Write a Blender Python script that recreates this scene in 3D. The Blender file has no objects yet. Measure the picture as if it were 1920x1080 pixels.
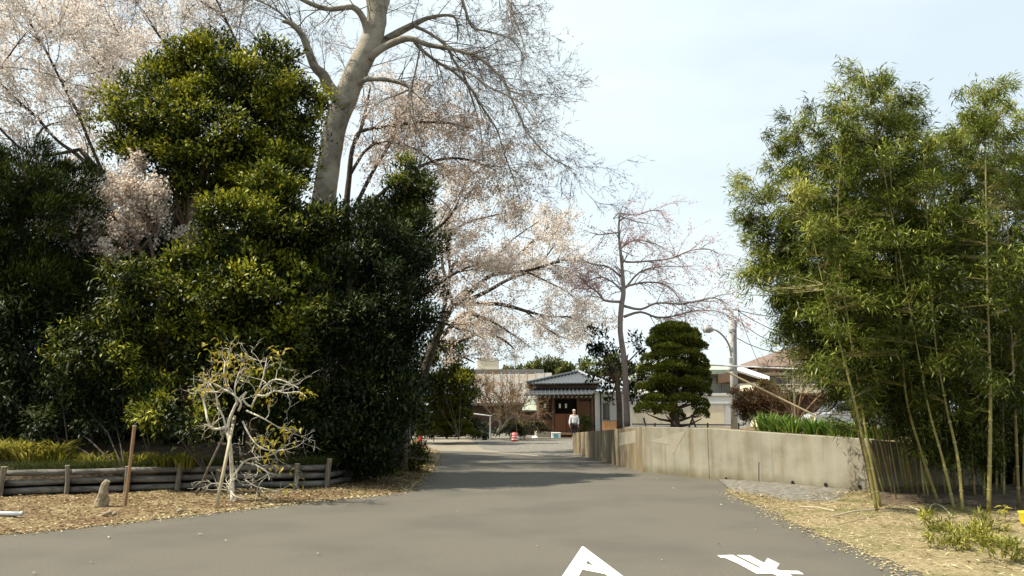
import bpy, math, random
import numpy as np
from mathutils import Vector, Matrix, noise

random.seed(7); RNG = np.random.default_rng(7)
SC = bpy.context.scene; COL = SC.collection
# ------------------------------------------------------------------ camera, sky, sun, exposure
FPX = 1500.0; HZ = 775.0; CAMH = 1.5
TH = math.atan((HZ - 540) / FPX)
cd = bpy.data.cameras.new('camera'); cam = bpy.data.objects.new('camera', cd); COL.objects.link(cam)
cam.location = (0, 0, CAMH); cam.rotation_euler = (math.pi / 2 + TH, 0, 0)
cd.sensor_width = 36; cd.lens = 36 * FPX / 1920; cd.clip_end = 3000; cd.clip_start = 0.05
SC.camera = cam
SUNV = Vector((-0.97, -0.12, 0.0)).normalized(); ELEV = math.radians(56)
w = bpy.data.worlds.new('World'); SC.world = w; w.use_nodes = True
nt = w.node_tree; nt.nodes.clear(); N = nt.nodes.new; L = nt.links.new
out = N('ShaderNodeOutputWorld'); bg = N('ShaderNodeBackground'); bg2 = N('ShaderNodeBackground'); mx = N('ShaderNodeMixShader')
sky = N('ShaderNodeTexSky'); sky.sky_type = 'NISHITA'; sky.sun_disc = False
sky.sun_elevation = ELEV; sky.sun_rotation = math.atan2(SUNV.x, SUNV.y); sky.dust_density = 2.0; sky.air_density = 1.0
bg.inputs['Strength'].default_value = 0.10
L(sky.outputs[0], bg.inputs['Color'])
tc = N('ShaderNodeTexCoord'); mp = N('ShaderNodeMapping'); mp.inputs['Scale'].default_value = (1.0, 1.0, 3.2); mp.inputs['Location'].default_value = (0.3, 0.1, 0.0)
nz = N('ShaderNodeTexNoise'); nz.inputs['Scale'].default_value = 1.7; nz.inputs['Detail'].default_value = 5; nz.inputs['Roughness'].default_value = 0.5
rp = N('ShaderNodeValToRGB'); rp.color_ramp.elements[0].position = 0.33; rp.color_ramp.elements[0].color = (0.72, 0.72, 0.72, 1)
rp.color_ramp.elements[1].position = 0.60; rp.color_ramp.elements[1].color = (1, 1, 1, 1)
L(tc.outputs['Generated'], mp.inputs['Vector']); L(mp.outputs[0], nz.inputs['Vector']); L(nz.outputs['Fac'], rp.inputs['Fac'])
bg2.inputs['Color'].default_value = (0.86, 0.97, 1.0, 1); bg2.inputs['Strength'].default_value = 0.63
L(rp.outputs['Color'], mx.inputs['Fac']); L(bg.outputs[0], mx.inputs[1]); L(bg2.outputs[0], mx.inputs[2]); L(mx.outputs[0], out.inputs[0])
sl = bpy.data.lights.new('sun', 'SUN'); sl.energy = 5.0; sl.angle = math.radians(0.6); sl.color = (1.0, 0.915, 0.75)
sun = bpy.data.objects.new('sun', sl); COL.objects.link(sun)
sdir = Vector((SUNV.x * math.cos(ELEV), SUNV.y * math.cos(ELEV), math.sin(ELEV)))
sun.rotation_euler = sdir.to_track_quat('Z', 'Y').to_euler(); sun.location = (-20, -15, 30)
vs = SC.view_settings; vs.view_transform = 'Standard'; vs.look = 'None'; vs.gamma = 1; vs.exposure = 0.85; vs.use_curve_mapping = False
SC.cycles.max_bounces = 5; SC.cycles.diffuse_bounces = 2; SC.cycles.transmission_bounces = 3; SC.cycles.transparent_max_bounces = 4

# ------------------------------------------------------------------ measuring helpers (camera model)
ct, st = math.cos(TH), math.sin(TH)
def W(u, v, D):
    x = (u - 960) / FPX; y = (540 - v) / FPX
    t = D / (ct - y * st)
    return Vector((x * t, D, CAMH + t * (st + y * ct)))
def G(u, v, z=0.0):
    x = (u - 960) / FPX; y = (540 - v) / FPX
    t = (z - CAMH) / (st + y * ct)
    return Vector((x * t, t * (ct - y * st), z))
def nz3(x, y, z=0.0, s=1.0): return noise.noise(Vector((x * s, y * s, z * s)))

# ------------------------------------------------------------------ tagging
def tag(o, label=None, cat=None, group=None, kind=None):
    if label: o['label'] = label
    if cat: o['category'] = cat
    if group: o['group'] = group
    if kind: o['kind'] = kind
    return o
def root(name, loc, label, cat, group=None):
    o = bpy.data.objects.new(name, None); COL.objects.link(o); o.location = loc
    return tag(o, label, cat, group)
def wloc(o):
    p = Vector((0, 0, 0))
    while o is not None: p = p + Vector(o.location); o = o.parent
    return p

# ------------------------------------------------------------------ materials
def mat(name, c1, c2=None, scale=8, rough=0.8, bump=0.0, bscale=40, stretch=(1, 1, 1), spec=0.3, metal=0, detail=5, lo=0.35, hi=0.65, c3=None, s3=1.2):
    m = bpy.data.materials.new(name); m.use_nodes = True; t = m.node_tree; b = t.nodes['Principled BSDF']
    b.inputs['Roughness'].default_value = rough; b.inputs['Specular IOR Level'].default_value = spec; b.inputs['Metallic'].default_value = metal
    tc = t.nodes.new('ShaderNodeTexCoord'); mp = t.nodes.new('ShaderNodeMapping'); mp.inputs['Scale'].default_value = stretch
    t.links.new(tc.outputs['Object'], mp.inputs['Vector'])
    if c2 is None: c2 = tuple(x * 0.75 for x in c1)
    n = t.nodes.new('ShaderNodeTexNoise'); n.inputs['Scale'].default_value = scale; n.inputs['Detail'].default_value = detail; n.inputs['Roughness'].default_value = 0.6
    t.links.new(mp.outputs[0], n.inputs['Vector'])
    r = t.nodes.new('ShaderNodeValToRGB'); r.color_ramp.elements[0].position = lo; r.color_ramp.elements[1].position = hi
    r.color_ramp.elements[0].color = (*c1, 1); r.color_ramp.elements[1].color = (*c2, 1)
    t.links.new(n.outputs['Fac'], r.inputs['Fac']); col = r.outputs['Color']
    if c3 is not None:
        n3 = t.nodes.new('ShaderNodeTexNoise'); n3.inputs['Scale'].default_value = s3; n3.inputs['Detail'].default_value = 4
        t.links.new(mp.outputs[0], n3.inputs['Vector'])
        r3 = t.nodes.new('ShaderNodeValToRGB'); r3.color_ramp.elements[0].position = .45; r3.color_ramp.elements[1].position = .65
        t.links.new(n3.outputs['Fac'], r3.inputs['Fac'])
        mm = t.nodes.new('ShaderNodeMix'); mm.data_type = 'RGBA'; t.links.new(r3.outputs['Color'], mm.inputs[0]); t.links.new(col, mm.inputs[6]); mm.inputs[7].default_value = (*c3, 1)
        col = mm.outputs[2]
    t.links.new(col, b.inputs['Base Color'])
    if bump:
        n2 = t.nodes.new('ShaderNodeTexNoise'); n2.inputs['Scale'].default_value = bscale; n2.inputs['Detail'].default_value = 4
        t.links.new(mp.outputs[0], n2.inputs['Vector'])
        bp = t.nodes.new('ShaderNodeBump'); bp.inputs['Strength'].default_value = bump; bp.inputs['Distance'].default_value = 0.02
        t.links.new(n2.outputs['Fac'], bp.inputs['Height']); t.links.new(bp.outputs[0], b.inputs['Normal'])
    return m
def leafmat(name, stops, rough=0.45, trans=0.25, spec=0.4):
    """stops: list of (position, colour) read with the per-leaf attribute 'rnd'"""
    m = bpy.data.materials.new(name); m.use_nodes = True; t = m.node_tree; b = t.nodes['Principled BSDF']; o = t.nodes['Material Output']
    a = t.nodes.new('ShaderNodeAttribute'); a.attribute_name = 'rnd'
    r = t.nodes.new('ShaderNodeValToRGB'); e = r.color_ramp.elements
    while len(e) < len(stops): e.new(0.5)
    for k, (p, c) in enumerate(stops): e[k].position = p; e[k].color = (*c, 1)
    t.links.new(a.outputs['Fac'], r.inputs['Fac']); t.links.new(r.outputs['Color'], b.inputs['Base Color'])
    b.inputs['Roughness'].default_value = rough; b.inputs['Specular IOR Level'].default_value = spec
    tr = t.nodes.new('ShaderNodeBsdfTranslucent'); t.links.new(r.outputs['Color'], tr.inputs['Color'])
    mx = t.nodes.new('ShaderNodeMixShader'); mx.inputs['Fac'].default_value = trans
    t.links.new(b.outputs[0], mx.inputs[1]); t.links.new(tr.outputs[0], mx.inputs[2]); t.links.new(mx.outputs[0], o.inputs['Surface'])
    return m
M = {}
M['asphalt'] = mat('asphalt', (.084, .077, .062), (.128, .117, .095), scale=46, rough=.85, bump=.5, bscale=120, c3=(.086, .080, .066), s3=.6)
M['gravel'] = mat('gravel', (.08, .076, .066), (.22, .205, .175), scale=9, rough=.95, bump=1, bscale=30)
M['apron'] = mat('apron', (.24, .21, .16), (.17, .15, .12), scale=2, rough=.9, bump=.4, bscale=40)
M['soil'] = mat('soil', (.05, .037, .024), (.11, .082, .05), scale=5, rough=1, bump=1, bscale=25)
M['leafy_soil'] = mat('leafy_soil', (.10, .070, .034), (.27, .21, .11), scale=9, rough=1, bump=1, bscale=30, c3=(.12, .07, .035), s3=.9)
M['straw_soil'] = mat('straw_soil', (.15, .115, .06), (.33, .27, .155), scale=22, rough=1, bump=1, bscale=45, c3=(.14, .13, .05), s3=1.0)
M['paint'] = mat('road_paint', (.78, .77, .69), (.28, .27, .23), scale=16, rough=.65, bump=.4, bscale=90, detail=9, lo=.60, hi=.72)
M['bark_grey'] = mat('bark_grey', (.25, .22, .17), (.14, .125, .095), scale=5, rough=.9, bump=.8, bscale=14, c3=(.33, .295, .235), s3=1.5)
M['bark_dark'] = mat('bark_dark', (.045, .034, .027), (.09, .07, .055), scale=8, rough=.95, bump=.8, bscale=25)
M['bark_brown'] = mat('bark_brown', (.17, .12, .08), (.10, .07, .05), scale=8, rough=.95, bump=.8, bscale=25)
M['twig_grey'] = mat('twig_grey', (.19, .165, .14), (.13, .11, .095), scale=6, rough=.9)
M['twig_white'] = mat('twig_white', (.66, .61, .50), (.42, .38, .29), scale=14, rough=.8, bump=.3, bscale=30)
M['twig_tan'] = mat('twig_tan', (.30, .20, .12), (.20, .13, .08), scale=6, rough=.9)
M['twig_pinkgrey'] = mat('twig_pinkgrey', (.32, .26, .23), (.22, .17, .15), scale=6, rough=.9)
def wallmat():
    m = mat('concrete_wall', (.265, .248, .195), (.205, .188, .145), scale=2.2, rough=.9, bump=.35, bscale=60, c3=(.285, .27, .215), s3=1.3)
    t = m.node_tree; b = t.nodes['Principled BSDF']; src = b.inputs['Base Color'].links[0].from_socket
    tc = t.nodes.new('ShaderNodeTexCoord'); mp = t.nodes.new('ShaderNodeMapping'); mp.inputs['Scale'].default_value = (2.3, 2.3, .22)
    n = t.nodes.new('ShaderNodeTexNoise'); n.inputs['Scale'].default_value = 1.6; n.inputs['Detail'].default_value = 6
    t.links.new(tc.outputs['Object'], mp.inputs[0]); t.links.new(mp.outputs[0], n.inputs['Vector'])
    r = t.nodes.new('ShaderNodeValToRGB'); r.color_ramp.elements[0].position = .50; r.color_ramp.elements[1].position = .80
    t.links.new(n.outputs['Fac'], r.inputs[0])
    mm = t.nodes.new('ShaderNodeMix'); mm.data_type = 'RGBA'; mm.blend_type = 'MULTIPLY'; mm.inputs[7].default_value = (.76, .69, .56, 1)
    t.links.new(r.outputs[0], mm.inputs[0]); t.links.new(src, mm.inputs[6]); t.links.new(mm.outputs[2], b.inputs['Base Color'])
    # fine drips and a grimy foot
    src = b.inputs['Base Color'].links[0].from_socket
    mp2 = t.nodes.new('ShaderNodeMapping'); mp2.inputs['Scale'].default_value = (5, 5, .45); n2 = t.nodes.new('ShaderNodeTexNoise'); n2.inputs['Scale'].default_value = 1.5; n2.inputs['Detail'].default_value = 8
    t.links.new(tc.outputs['Object'], mp2.inputs[0]); t.links.new(mp2.outputs[0], n2.inputs['Vector'])
    r2 = t.nodes.new('ShaderNodeValToRGB'); r2.color_ramp.elements[0].position = .55; r2.color_ramp.elements[1].position = .66; t.links.new(n2.outputs['Fac'], r2.inputs[0])
    m2 = t.nodes.new('ShaderNodeMix'); m2.data_type = 'RGBA'; m2.blend_type = 'MULTIPLY'; m2.inputs[7].default_value = (.86, .84, .78, 1); t.links.new(r2.outputs[0], m2.inputs[0]); t.links.new(src, m2.inputs[6])
    sx = t.nodes.new('ShaderNodeSeparateXYZ'); t.links.new(tc.outputs['Object'], sx.inputs[0]); n4 = t.nodes.new('ShaderNodeTexNoise'); n4.inputs['Scale'].default_value = 4; t.links.new(tc.outputs['Object'], n4.inputs['Vector'])
    ad = t.nodes.new('ShaderNodeMath'); ad.operation = 'MULTIPLY_ADD'; ad.inputs[1].default_value = -.28; t.links.new(n4.outputs['Fac'], ad.inputs[0]); t.links.new(sx.outputs['Z'], ad.inputs[2])
    rz_ = t.nodes.new('ShaderNodeMapRange'); rz_.inputs['From Min'].default_value = -.12; rz_.inputs['From Max'].default_value = .10; rz_.inputs['To Min'].default_value = .8; rz_.inputs['To Max'].default_value = 0; t.links.new(ad.outputs[0], rz_.inputs['Value'])
    m3 = t.nodes.new('ShaderNodeMix'); m3.data_type = 'RGBA'; m3.blend_type = 'MULTIPLY'; m3.inputs[7].default_value = (.50, .48, .34, 1); t.links.new(rz_.outputs[0], m3.inputs[0]); t.links.new(m2.outputs[2], m3.inputs[6]); t.links.new(m3.outputs[2], b.inputs['Base Color'])
    return m
M['concrete'] = wallmat()
M['concrete_old'] = mat('concrete_old', (.23, .18, .105), (.10, .075, .04), scale=1.5, rough=.95, bump=.5, bscale=50, stretch=(2.2, 2.2, .3), c3=(.25, .215, .15), s3=1.1)
M['concrete_pale'] = mat('concrete_pale', (.30, .275, .215), (.26, .235, .18), scale=4, rough=.9, bump=.2, bscale=60)
M['hole'] = mat('drain_dark', (.008, .007, .006), rough=1)
M['pvc'] = mat('pvc_grey', (.12, .11, .10), rough=.5)
M['log'] = mat('weathered_log', (.17, .16, .14), (.07, .062, .052), scale=3, rough=.95, bump=.8, bscale=12, stretch=(.5, 4, 4))
M['post'] = mat('weathered_post', (.22, .19, .14), (.10, .08, .06), scale=9, rough=.95, bump=.8, bscale=20, stretch=(3, 3, .5))
M['cutwood'] = mat('cut_wood', (.42, .36, .26), (.32, .27, .19), scale=20, rough=.9)
M['stake'] = mat('stake_wood', (.30, .18, .09), (.20, .12, .06), scale=9, rough=.85, bump=.4, bscale=25, stretch=(3, 3, .5))
M['bamboo_dry'] = mat('dry_bamboo', (.46, .39, .25), (.33, .27, .16), scale=5, rough=.6)
M['stone'] = mat('pale_stone', (.30, .25, .17), (.18, .14, .09), scale=10, rough=.95, bump=.9, bscale=20)
M['white_pvc'] = mat('white_pipe', (.75, .77, .78), (.65, .67, .68), rough=.35)
M['culm'] = mat('bamboo_culm', (.16, .15, .035), (.25, .20, .065), scale=3, rough=.4, stretch=(1, 1, .35), spec=.4)
M['culm_dark'] = mat('bamboo_culm_brown', (.13, .10, .03), (.20, .14, .045), scale=3, rough=.5, stretch=(1, 1, .35), spec=.4)
M['node'] = mat('bamboo_node', (.34, .30, .14), rough=.6)
M['white_wall'] = mat('white_wall', (.78, .78, .75), (.70, .70, .67), scale=3, rough=.8)
M['cream'] = mat('cream_panel', (.80, .71, .54), (.74, .65, .49), scale=3, rough=.8)
M['palegreen'] = mat('pale_green_roof', (.36, .41, .33), (.30, .35, .28), scale=4, rough=.6)
M['grey_wall'] = mat('grey_siding', (.62, .63, .61), (.56, .57, .55), scale=3, rough=.8)
M['glass'] = mat('window_glass', (.03, .035, .04), rough=.12, spec=.6)
M['curtain'] = mat('curtain', (.42, .46, .45), (.34, .38, .37), scale=8, rough=.6, stretch=(5, 5, .2))
M['frame_dark'] = mat('dark_frame', (.05, .04, .035), rough=.5)
M['alu'] = mat('aluminium', (.55, .56, .57), rough=.4, metal=.5)
M['roof_tile'] = mat('grey_roof_tile', (.05, .055, .062), (.085, .092, .10), scale=14, rough=.38, spec=.5, bump=.2, bscale=30)
M['tile_cap'] = mat('pale_tile_cap', (.30, .32, .34), (.22, .24, .26), scale=14, rough=.4, spec=.5)
M['roof_old'] = mat('old_grey_roof', (.17, .165, .155), (.24, .235, .225), scale=4, rough=.85, bump=.3, bscale=20, c3=(.20, .15, .11), s3=.5)
M['roof_brown'] = mat('brown_roof', (.13, .085, .07), (.18, .125, .10), scale=9, rough=.7)
M['timber'] = mat('dark_timber', (.055, .032, .02), (.09, .055, .033), scale=8, rough=.7)
M['timber_mid'] = mat('brown_timber', (.16, .085, .045), (.12, .065, .035), scale=6, rough=.7, stretch=(4, 4, .4))
M['timber_red'] = mat('red_timber', (.27, .10, .045), (.19, .075, .035), scale=6, rough=.6, stretch=(5, 5, .4))
M['timber_orange'] = mat('orange_fence', (.50, .26, .11), (.42, .21, .09), scale=6, rough=.7)
M['paper'] = mat('white_paper', (.8, .8, .78), (.75, .75, .73), rough=.7)
M['cone_red'] = mat('cone_red', (.62, .035, .03), (.50, .03, .03), scale=5, rough=.45)
M['cone_white'] = mat('cone_white', (.8, .8, .8), rough=.4)
M['cooler_blue'] = mat('cooler_blue', (.10, .36, .42), rough=.5)
M['pole'] = mat('concrete_pole', (.38, .38, .37), (.31, .31, .30), scale=5, rough=.85)
M['steel'] = mat('painted_steel', (.40, .41, .41), (.34, .35, .35), rough=.5)
M['wire'] = mat('cable_black', (.05, .05, .055), rough=.6)
M['lampglass'] = mat('lamp_cover', (.55, .57, .55), rough=.25)
M['carpaint'] = mat('silver_paint', (.52, .55, .58), rough=.28, spec=.6, metal=.35)
M['rubber'] = mat('rubber', (.02, .02, .02), rough=.8)
M['skin'] = mat('skin', (.52, .33, .24), rough=.6)
M['shirt'] = mat('white_shirt', (.72, .73, .75), (.62, .63, .66), scale=6, rough=.9)
M['trousers'] = mat('black_trousers', (.02, .02, .024), rough=.9)
M['hair'] = mat('grey_hair', (.45, .42, .36), rough=.9)
M['bucket'] = mat('yellow_bucket', (.62, .50, .03), (.52, .42, .03), rough=.4)
LM = {}
LM['ever'] = leafmat('broad_leaf', [(0, (.008, .014, .003)), (.40, (.030, .046, .006)), (.66, (.13, .15, .012)), (1, (.40, .38, .03))], rough=.5, trans=.26, spec=.22)
LM['ever_dark'] = leafmat('dark_broad_leaf', [(0, (.005, .010, .003)), (.6, (.016, .028, .006)), (1, (.08, .10, .02))], rough=.5, trans=.18, spec=.2)
LM['conifer'] = leafmat('conifer_leaf', [(0, (.005, .012, .003)), (.6, (.016, .030, .004)), (1, (.11, .13, .012))], rough=.6, trans=.1, spec=.2)
LM['niwaki'] = leafmat('clipped_leaf', [(0, (.018, .030, .006)), (.5, (.062, .080, .010)), (1, (.20, .21, .02))], rough=.6, trans=.12, spec=.2)
LM['bamboo'] = leafmat('bamboo_leaf', [(0, (.020, .030, .006)), (.36, (.055, .078, .010)), (.70, (.19, .23, .03)), (1, (.48, .48, .11))], rough=.4, trans=.38, spec=.35)
LM['petal'] = leafmat('pale_blossom', [(0, (.46, .38, .32)), (.35, (.74, .66, .59)), (1, (.90, .85, .80))], rough=.7, trans=.42, spec=.1)
LM['petal_brown'] = leafmat('dull_blossom', [(0, (.40, .28, .19)), (.4, (.68, .57, .48)), (1, (.88, .81, .74))], rough=.7, trans=.4, spec=.1)
LM['petal_pink'] = leafmat('pink_blossom', [(0, (.55, .26, .28)), (1, (.80, .60, .60))], rough=.7, trans=.35, spec=.1)
LM['sapling'] = leafmat('yellow_leaf', [(0, (.22, .20, .02)), (.6, (.40, .34, .04)), (1, (.40, .27, .04))], rough=.5, trans=.35, spec=.3)
LM['sasa'] = leafmat('dwarf_bamboo_leaf', [(0, (.10, .11, .015)), (.5, (.26, .25, .03)), (1, (.50, .44, .12))], rough=.45, trans=.3, spec=.3)
LM['iris'] = leafmat('iris_blade', [(0, (.05, .11, .012)), (.6, (.12, .23, .025)), (1, (.28, .36, .06))], rough=.4, trans=.3, spec=.4)
LM['litter'] = leafmat('dry_litter', [(0, (.06, .035, .015)), (.5, (.24, .17, .08)), (1, (.62, .54, .34))], rough=.9, trans=.1, spec=.1)
LM['straw'] = leafmat('dry_straw', [(0, (.13, .09, .035)), (.5, (.33, .26, .13)), (1, (.62, .54, .34))], rough=.9, trans=.1, spec=.1)
LM['far'] = leafmat('far_leaf', [(0, (.05, .065, .02)), (.5, (.11, .125, .035)), (1, (.22, .22, .06))], rough=.7, trans=.2, spec=.1)
LM['brownbush'] = leafmat('brown_bush_leaf', [(0, (.10, .05, .03)), (.5, (.22, .13, .07)), (1, (.22, .20, .06))], rough=.8, trans=.2, spec=.1)

# ------------------------------------------------------------------ mesh builders
class MB:
    def __init__(s): s.v = []; s.f = []
    def quad(s, a, b, c, d):
        n = len(s.v); s.v += [tuple(a), tuple(b), tuple(c), tuple(d)]; s.f.append((n, n + 1, n + 2, n + 3)); return s
    def poly(s, pts):
        n = len(s.v); s.v += [tuple(p) for p in pts]; s.f.append(tuple(range(n, n + len(pts)))); return s
    def box(s, x0, y0, z0, x1, y1, z1):
        return s.hexa([(x0, y0, z0), (x1, y0, z0), (x1, y1, z0), (x0, y1, z0)], [(x0, y0, z1), (x1, y0, z1), (x1, y1, z1), (x0, y1, z1)])
    def hexa(s, b, t):
        n = len(s.v); k = len(b); s.v += [tuple(p) for p in b] + [tuple(p) for p in t]
        s.f.append(tuple(n + i for i in reversed(range(k)))); s.f.append(tuple(n + k + i for i in range(k)))
        for i in range(k):
            j = (i + 1) % k; s.f.append((n + i, n + j, n + k + j, n + k + i))
        return s
    def slab(s, pts, th):
        """polygon pts thickened along its normal by th (downwards)"""
        p = [Vector(q) for q in pts]; nn = (p[1] - p[0]).cross(p[2] - p[0]).normalized()
        if nn.z < 0: nn = -nn; p = p[::-1]
        return s.hexa([q - nn * th for q in p], p)
    def tube(s, pts, rad, n=6, cap=True):
        pts = [Vector(p) for p in pts]; k0 = len(s.v)
        if not hasattr(rad, '__len__'): rad = [rad] * len(pts)
        ref = None
        for i, p in enumerate(pts):
            d = (pts[min(i + 1, len(pts) - 1)] - pts[max(i - 1, 0)])
            if d.length < 1e-9: d = Vector((0, 0, 1))
            d.normalize()
            if ref is None: ref = d.orthogonal().normalized()
            a = (ref - d * ref.dot(d))
            if a.length < 1e-6: a = d.orthogonal()
            a.normalize(); ref = a; b = d.cross(a)
            for j in range(n):
                t = 2 * math.pi * j / n
                q = p + (a * math.cos(t) + b * math.sin(t)) * rad[i]; s.v.append(tuple(q))
        for i in range(len(pts) - 1):
            for j in range(n):
                j2 = (j + 1) % n
                s.f.append((k0 + i * n + j, k0 + i * n + j2, k0 + (i + 1) * n + j2, k0 + (i + 1) * n + j))
        if cap:
            s.f.append(tuple(k0 + j for j in reversed(range(n)))); e = k0 + (len(pts) - 1) * n; s.f.append(tuple(e + j for j in range(n)))
        return s
    def lathe(s, c, prof, n=16):
        k0 = len(s.v); c = Vector(c)
        for r, z in prof:
            for j in range(n):
                t = 2 * math.pi * j / n; s.v.append((c.x + r * math.cos(t), c.y + r * math.sin(t), c.z + z))
        for i in range(len(prof) - 1):
            for j in range(n):
                j2 = (j + 1) % n; s.f.append((k0 + i * n + j, k0 + i * n + j2, k0 + (i + 1) * n + j2, k0 + (i + 1) * n + j))
        s.f.append(tuple(k0 + j for j in reversed(range(n)))); e = k0 + (len(prof) - 1) * n; s.f.append(tuple(e + j for j in range(n)))
        return s
    def build(s, name, m, parent=None, smooth=False, bevel=0, loc=None):
        me = bpy.data.meshes.new(name)
        off = wloc(parent) if parent else Vector((0, 0, 0))
        base = Vector(loc) if loc is not None else off
        me.from_pydata([(x - base.x, y - base.y, z - base.z) for x, y, z in s.v], [], s.f); me.update()
        me.materials.append(m)
        if smooth: me.polygons.foreach_set('use_smooth', [True] * len(me.polygons))
        o = bpy.data.objects.new(name, me); COL.objects.link(o)
        if loc is not None: o.location = base - off
        if parent: o.parent = parent
        if bevel:
            b = o.modifiers.new('bevel', 'BEVEL'); b.width = bevel; b.segments = 2; b.limit_method = 'ANGLE'
        return o
def raw_mesh(name, verts, faces, m, parent=None, rnd=None, loc=None):
    """verts (n,3), faces (k,c) numpy -> object, fast"""
    me = bpy.data.meshes.new(name); nv = len(verts); k, c = faces.shape
    off = wloc(parent) if parent else Vector((0, 0, 0)); base = Vector(loc) if loc is not None else off
    verts = verts - np.array(base)
    me.vertices.add(nv); me.vertices.foreach_set('co', verts.astype(np.float32).ravel())
    me.loops.add(k * c); me.loops.foreach_set('vertex_index', faces.astype(np.int32).ravel())
    me.polygons.add(k); me.polygons.foreach_set('loop_start', np.arange(0, k * c, c, dtype=np.int32))
    try: me.polygons.foreach_set('loop_total', np.full(k, c, dtype=np.int32))
    except Exception: pass
    me.update(calc_edges=True)
    if rnd is not None:
        a = me.attributes.new('rnd', 'FLOAT', 'POINT'); a.data.foreach_set('value', rnd.astype(np.float32))
    me.materials.append(m); o = bpy.data.objects.new(name, me); COL.objects.link(o)
    if loc is not None: o.location = base - off
    if parent: o.parent = parent
    return o
def unit(a): return a / np.maximum(np.linalg.norm(a, axis=1, keepdims=True), 1e-9)
def leaves(name, P, Dr, Nr, Ln, Wd, m, parent=None, rnd=None, fold=.18, droop=0.0, wide=.42):
    n = len(P); Dr = unit(Dr); S = unit(np.cross(Dr, Nr)); Nn = np.cross(S, Dr)
    Ln = np.broadcast_to(Ln, (n,))[:, None]; Wd = np.broadcast_to(Wd, (n,))[:, None]
    mid = P + Dr * Ln * wide
    v = np.empty((n, 4, 3)); v[:, 0] = P; v[:, 1] = mid + S * Wd / 2 + Nn * fold * Wd; v[:, 2] = mid - S * Wd / 2 + Nn * fold * Wd
    v[:, 3] = P + Dr * Ln; v[:, 3, 2] -= droop * Ln[:, 0]
    b = np.arange(n)[:, None] * 4
    f = np.concatenate([b + np.array([[0, 1, 3]]), b + np.array([[0, 3, 2]])], 1).reshape(-1, 3)
    if rnd is None: rnd = RNG.random(n)
    return raw_mesh(name, v.reshape(-1, 3), f, m, parent, np.repeat(np.clip(rnd, 0, 1), 4))
def rsphere(n): return unit(RNG.normal(size=(n, 3)))
def prisms(name, segs, m, parent=None, n=3):
    """segs: list of (p0, p1, r0, r1) tuples -> thin tapered twigs in one mesh"""
    a = np.array([(*s[0], *s[1], s[2], s[3]) for s in segs]); p0 = a[:, 0:3]; p1 = a[:, 3:6]; r0 = a[:, 6:7]; r1 = a[:, 7:8]
    d = unit(p1 - p0); h = np.where(np.abs(d[:, 2:3]) < .9, np.array([[0, 0, 1.0]]), np.array([[1.0, 0, 0]])); x = unit(np.cross(d, h)); y = np.cross(d, x)
    k = len(a); v = np.empty((k, 2 * n, 3))
    for j in range(n):
        t = 2 * math.pi * j / n; o = x * math.cos(t) + y * math.sin(t); v[:, j] = p0 + o * r0; v[:, n + j] = p1 + o * r1
    b = np.arange(k)[:, None] * 2 * n
    f = np.concatenate([b + np.array([[j, (j + 1) % n, n + (j + 1) % n, n + j]]) for j in range(n)], 1).reshape(-1, 4)
    return raw_mesh(name, v.reshape(-1, 3), f, m, parent)

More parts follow.
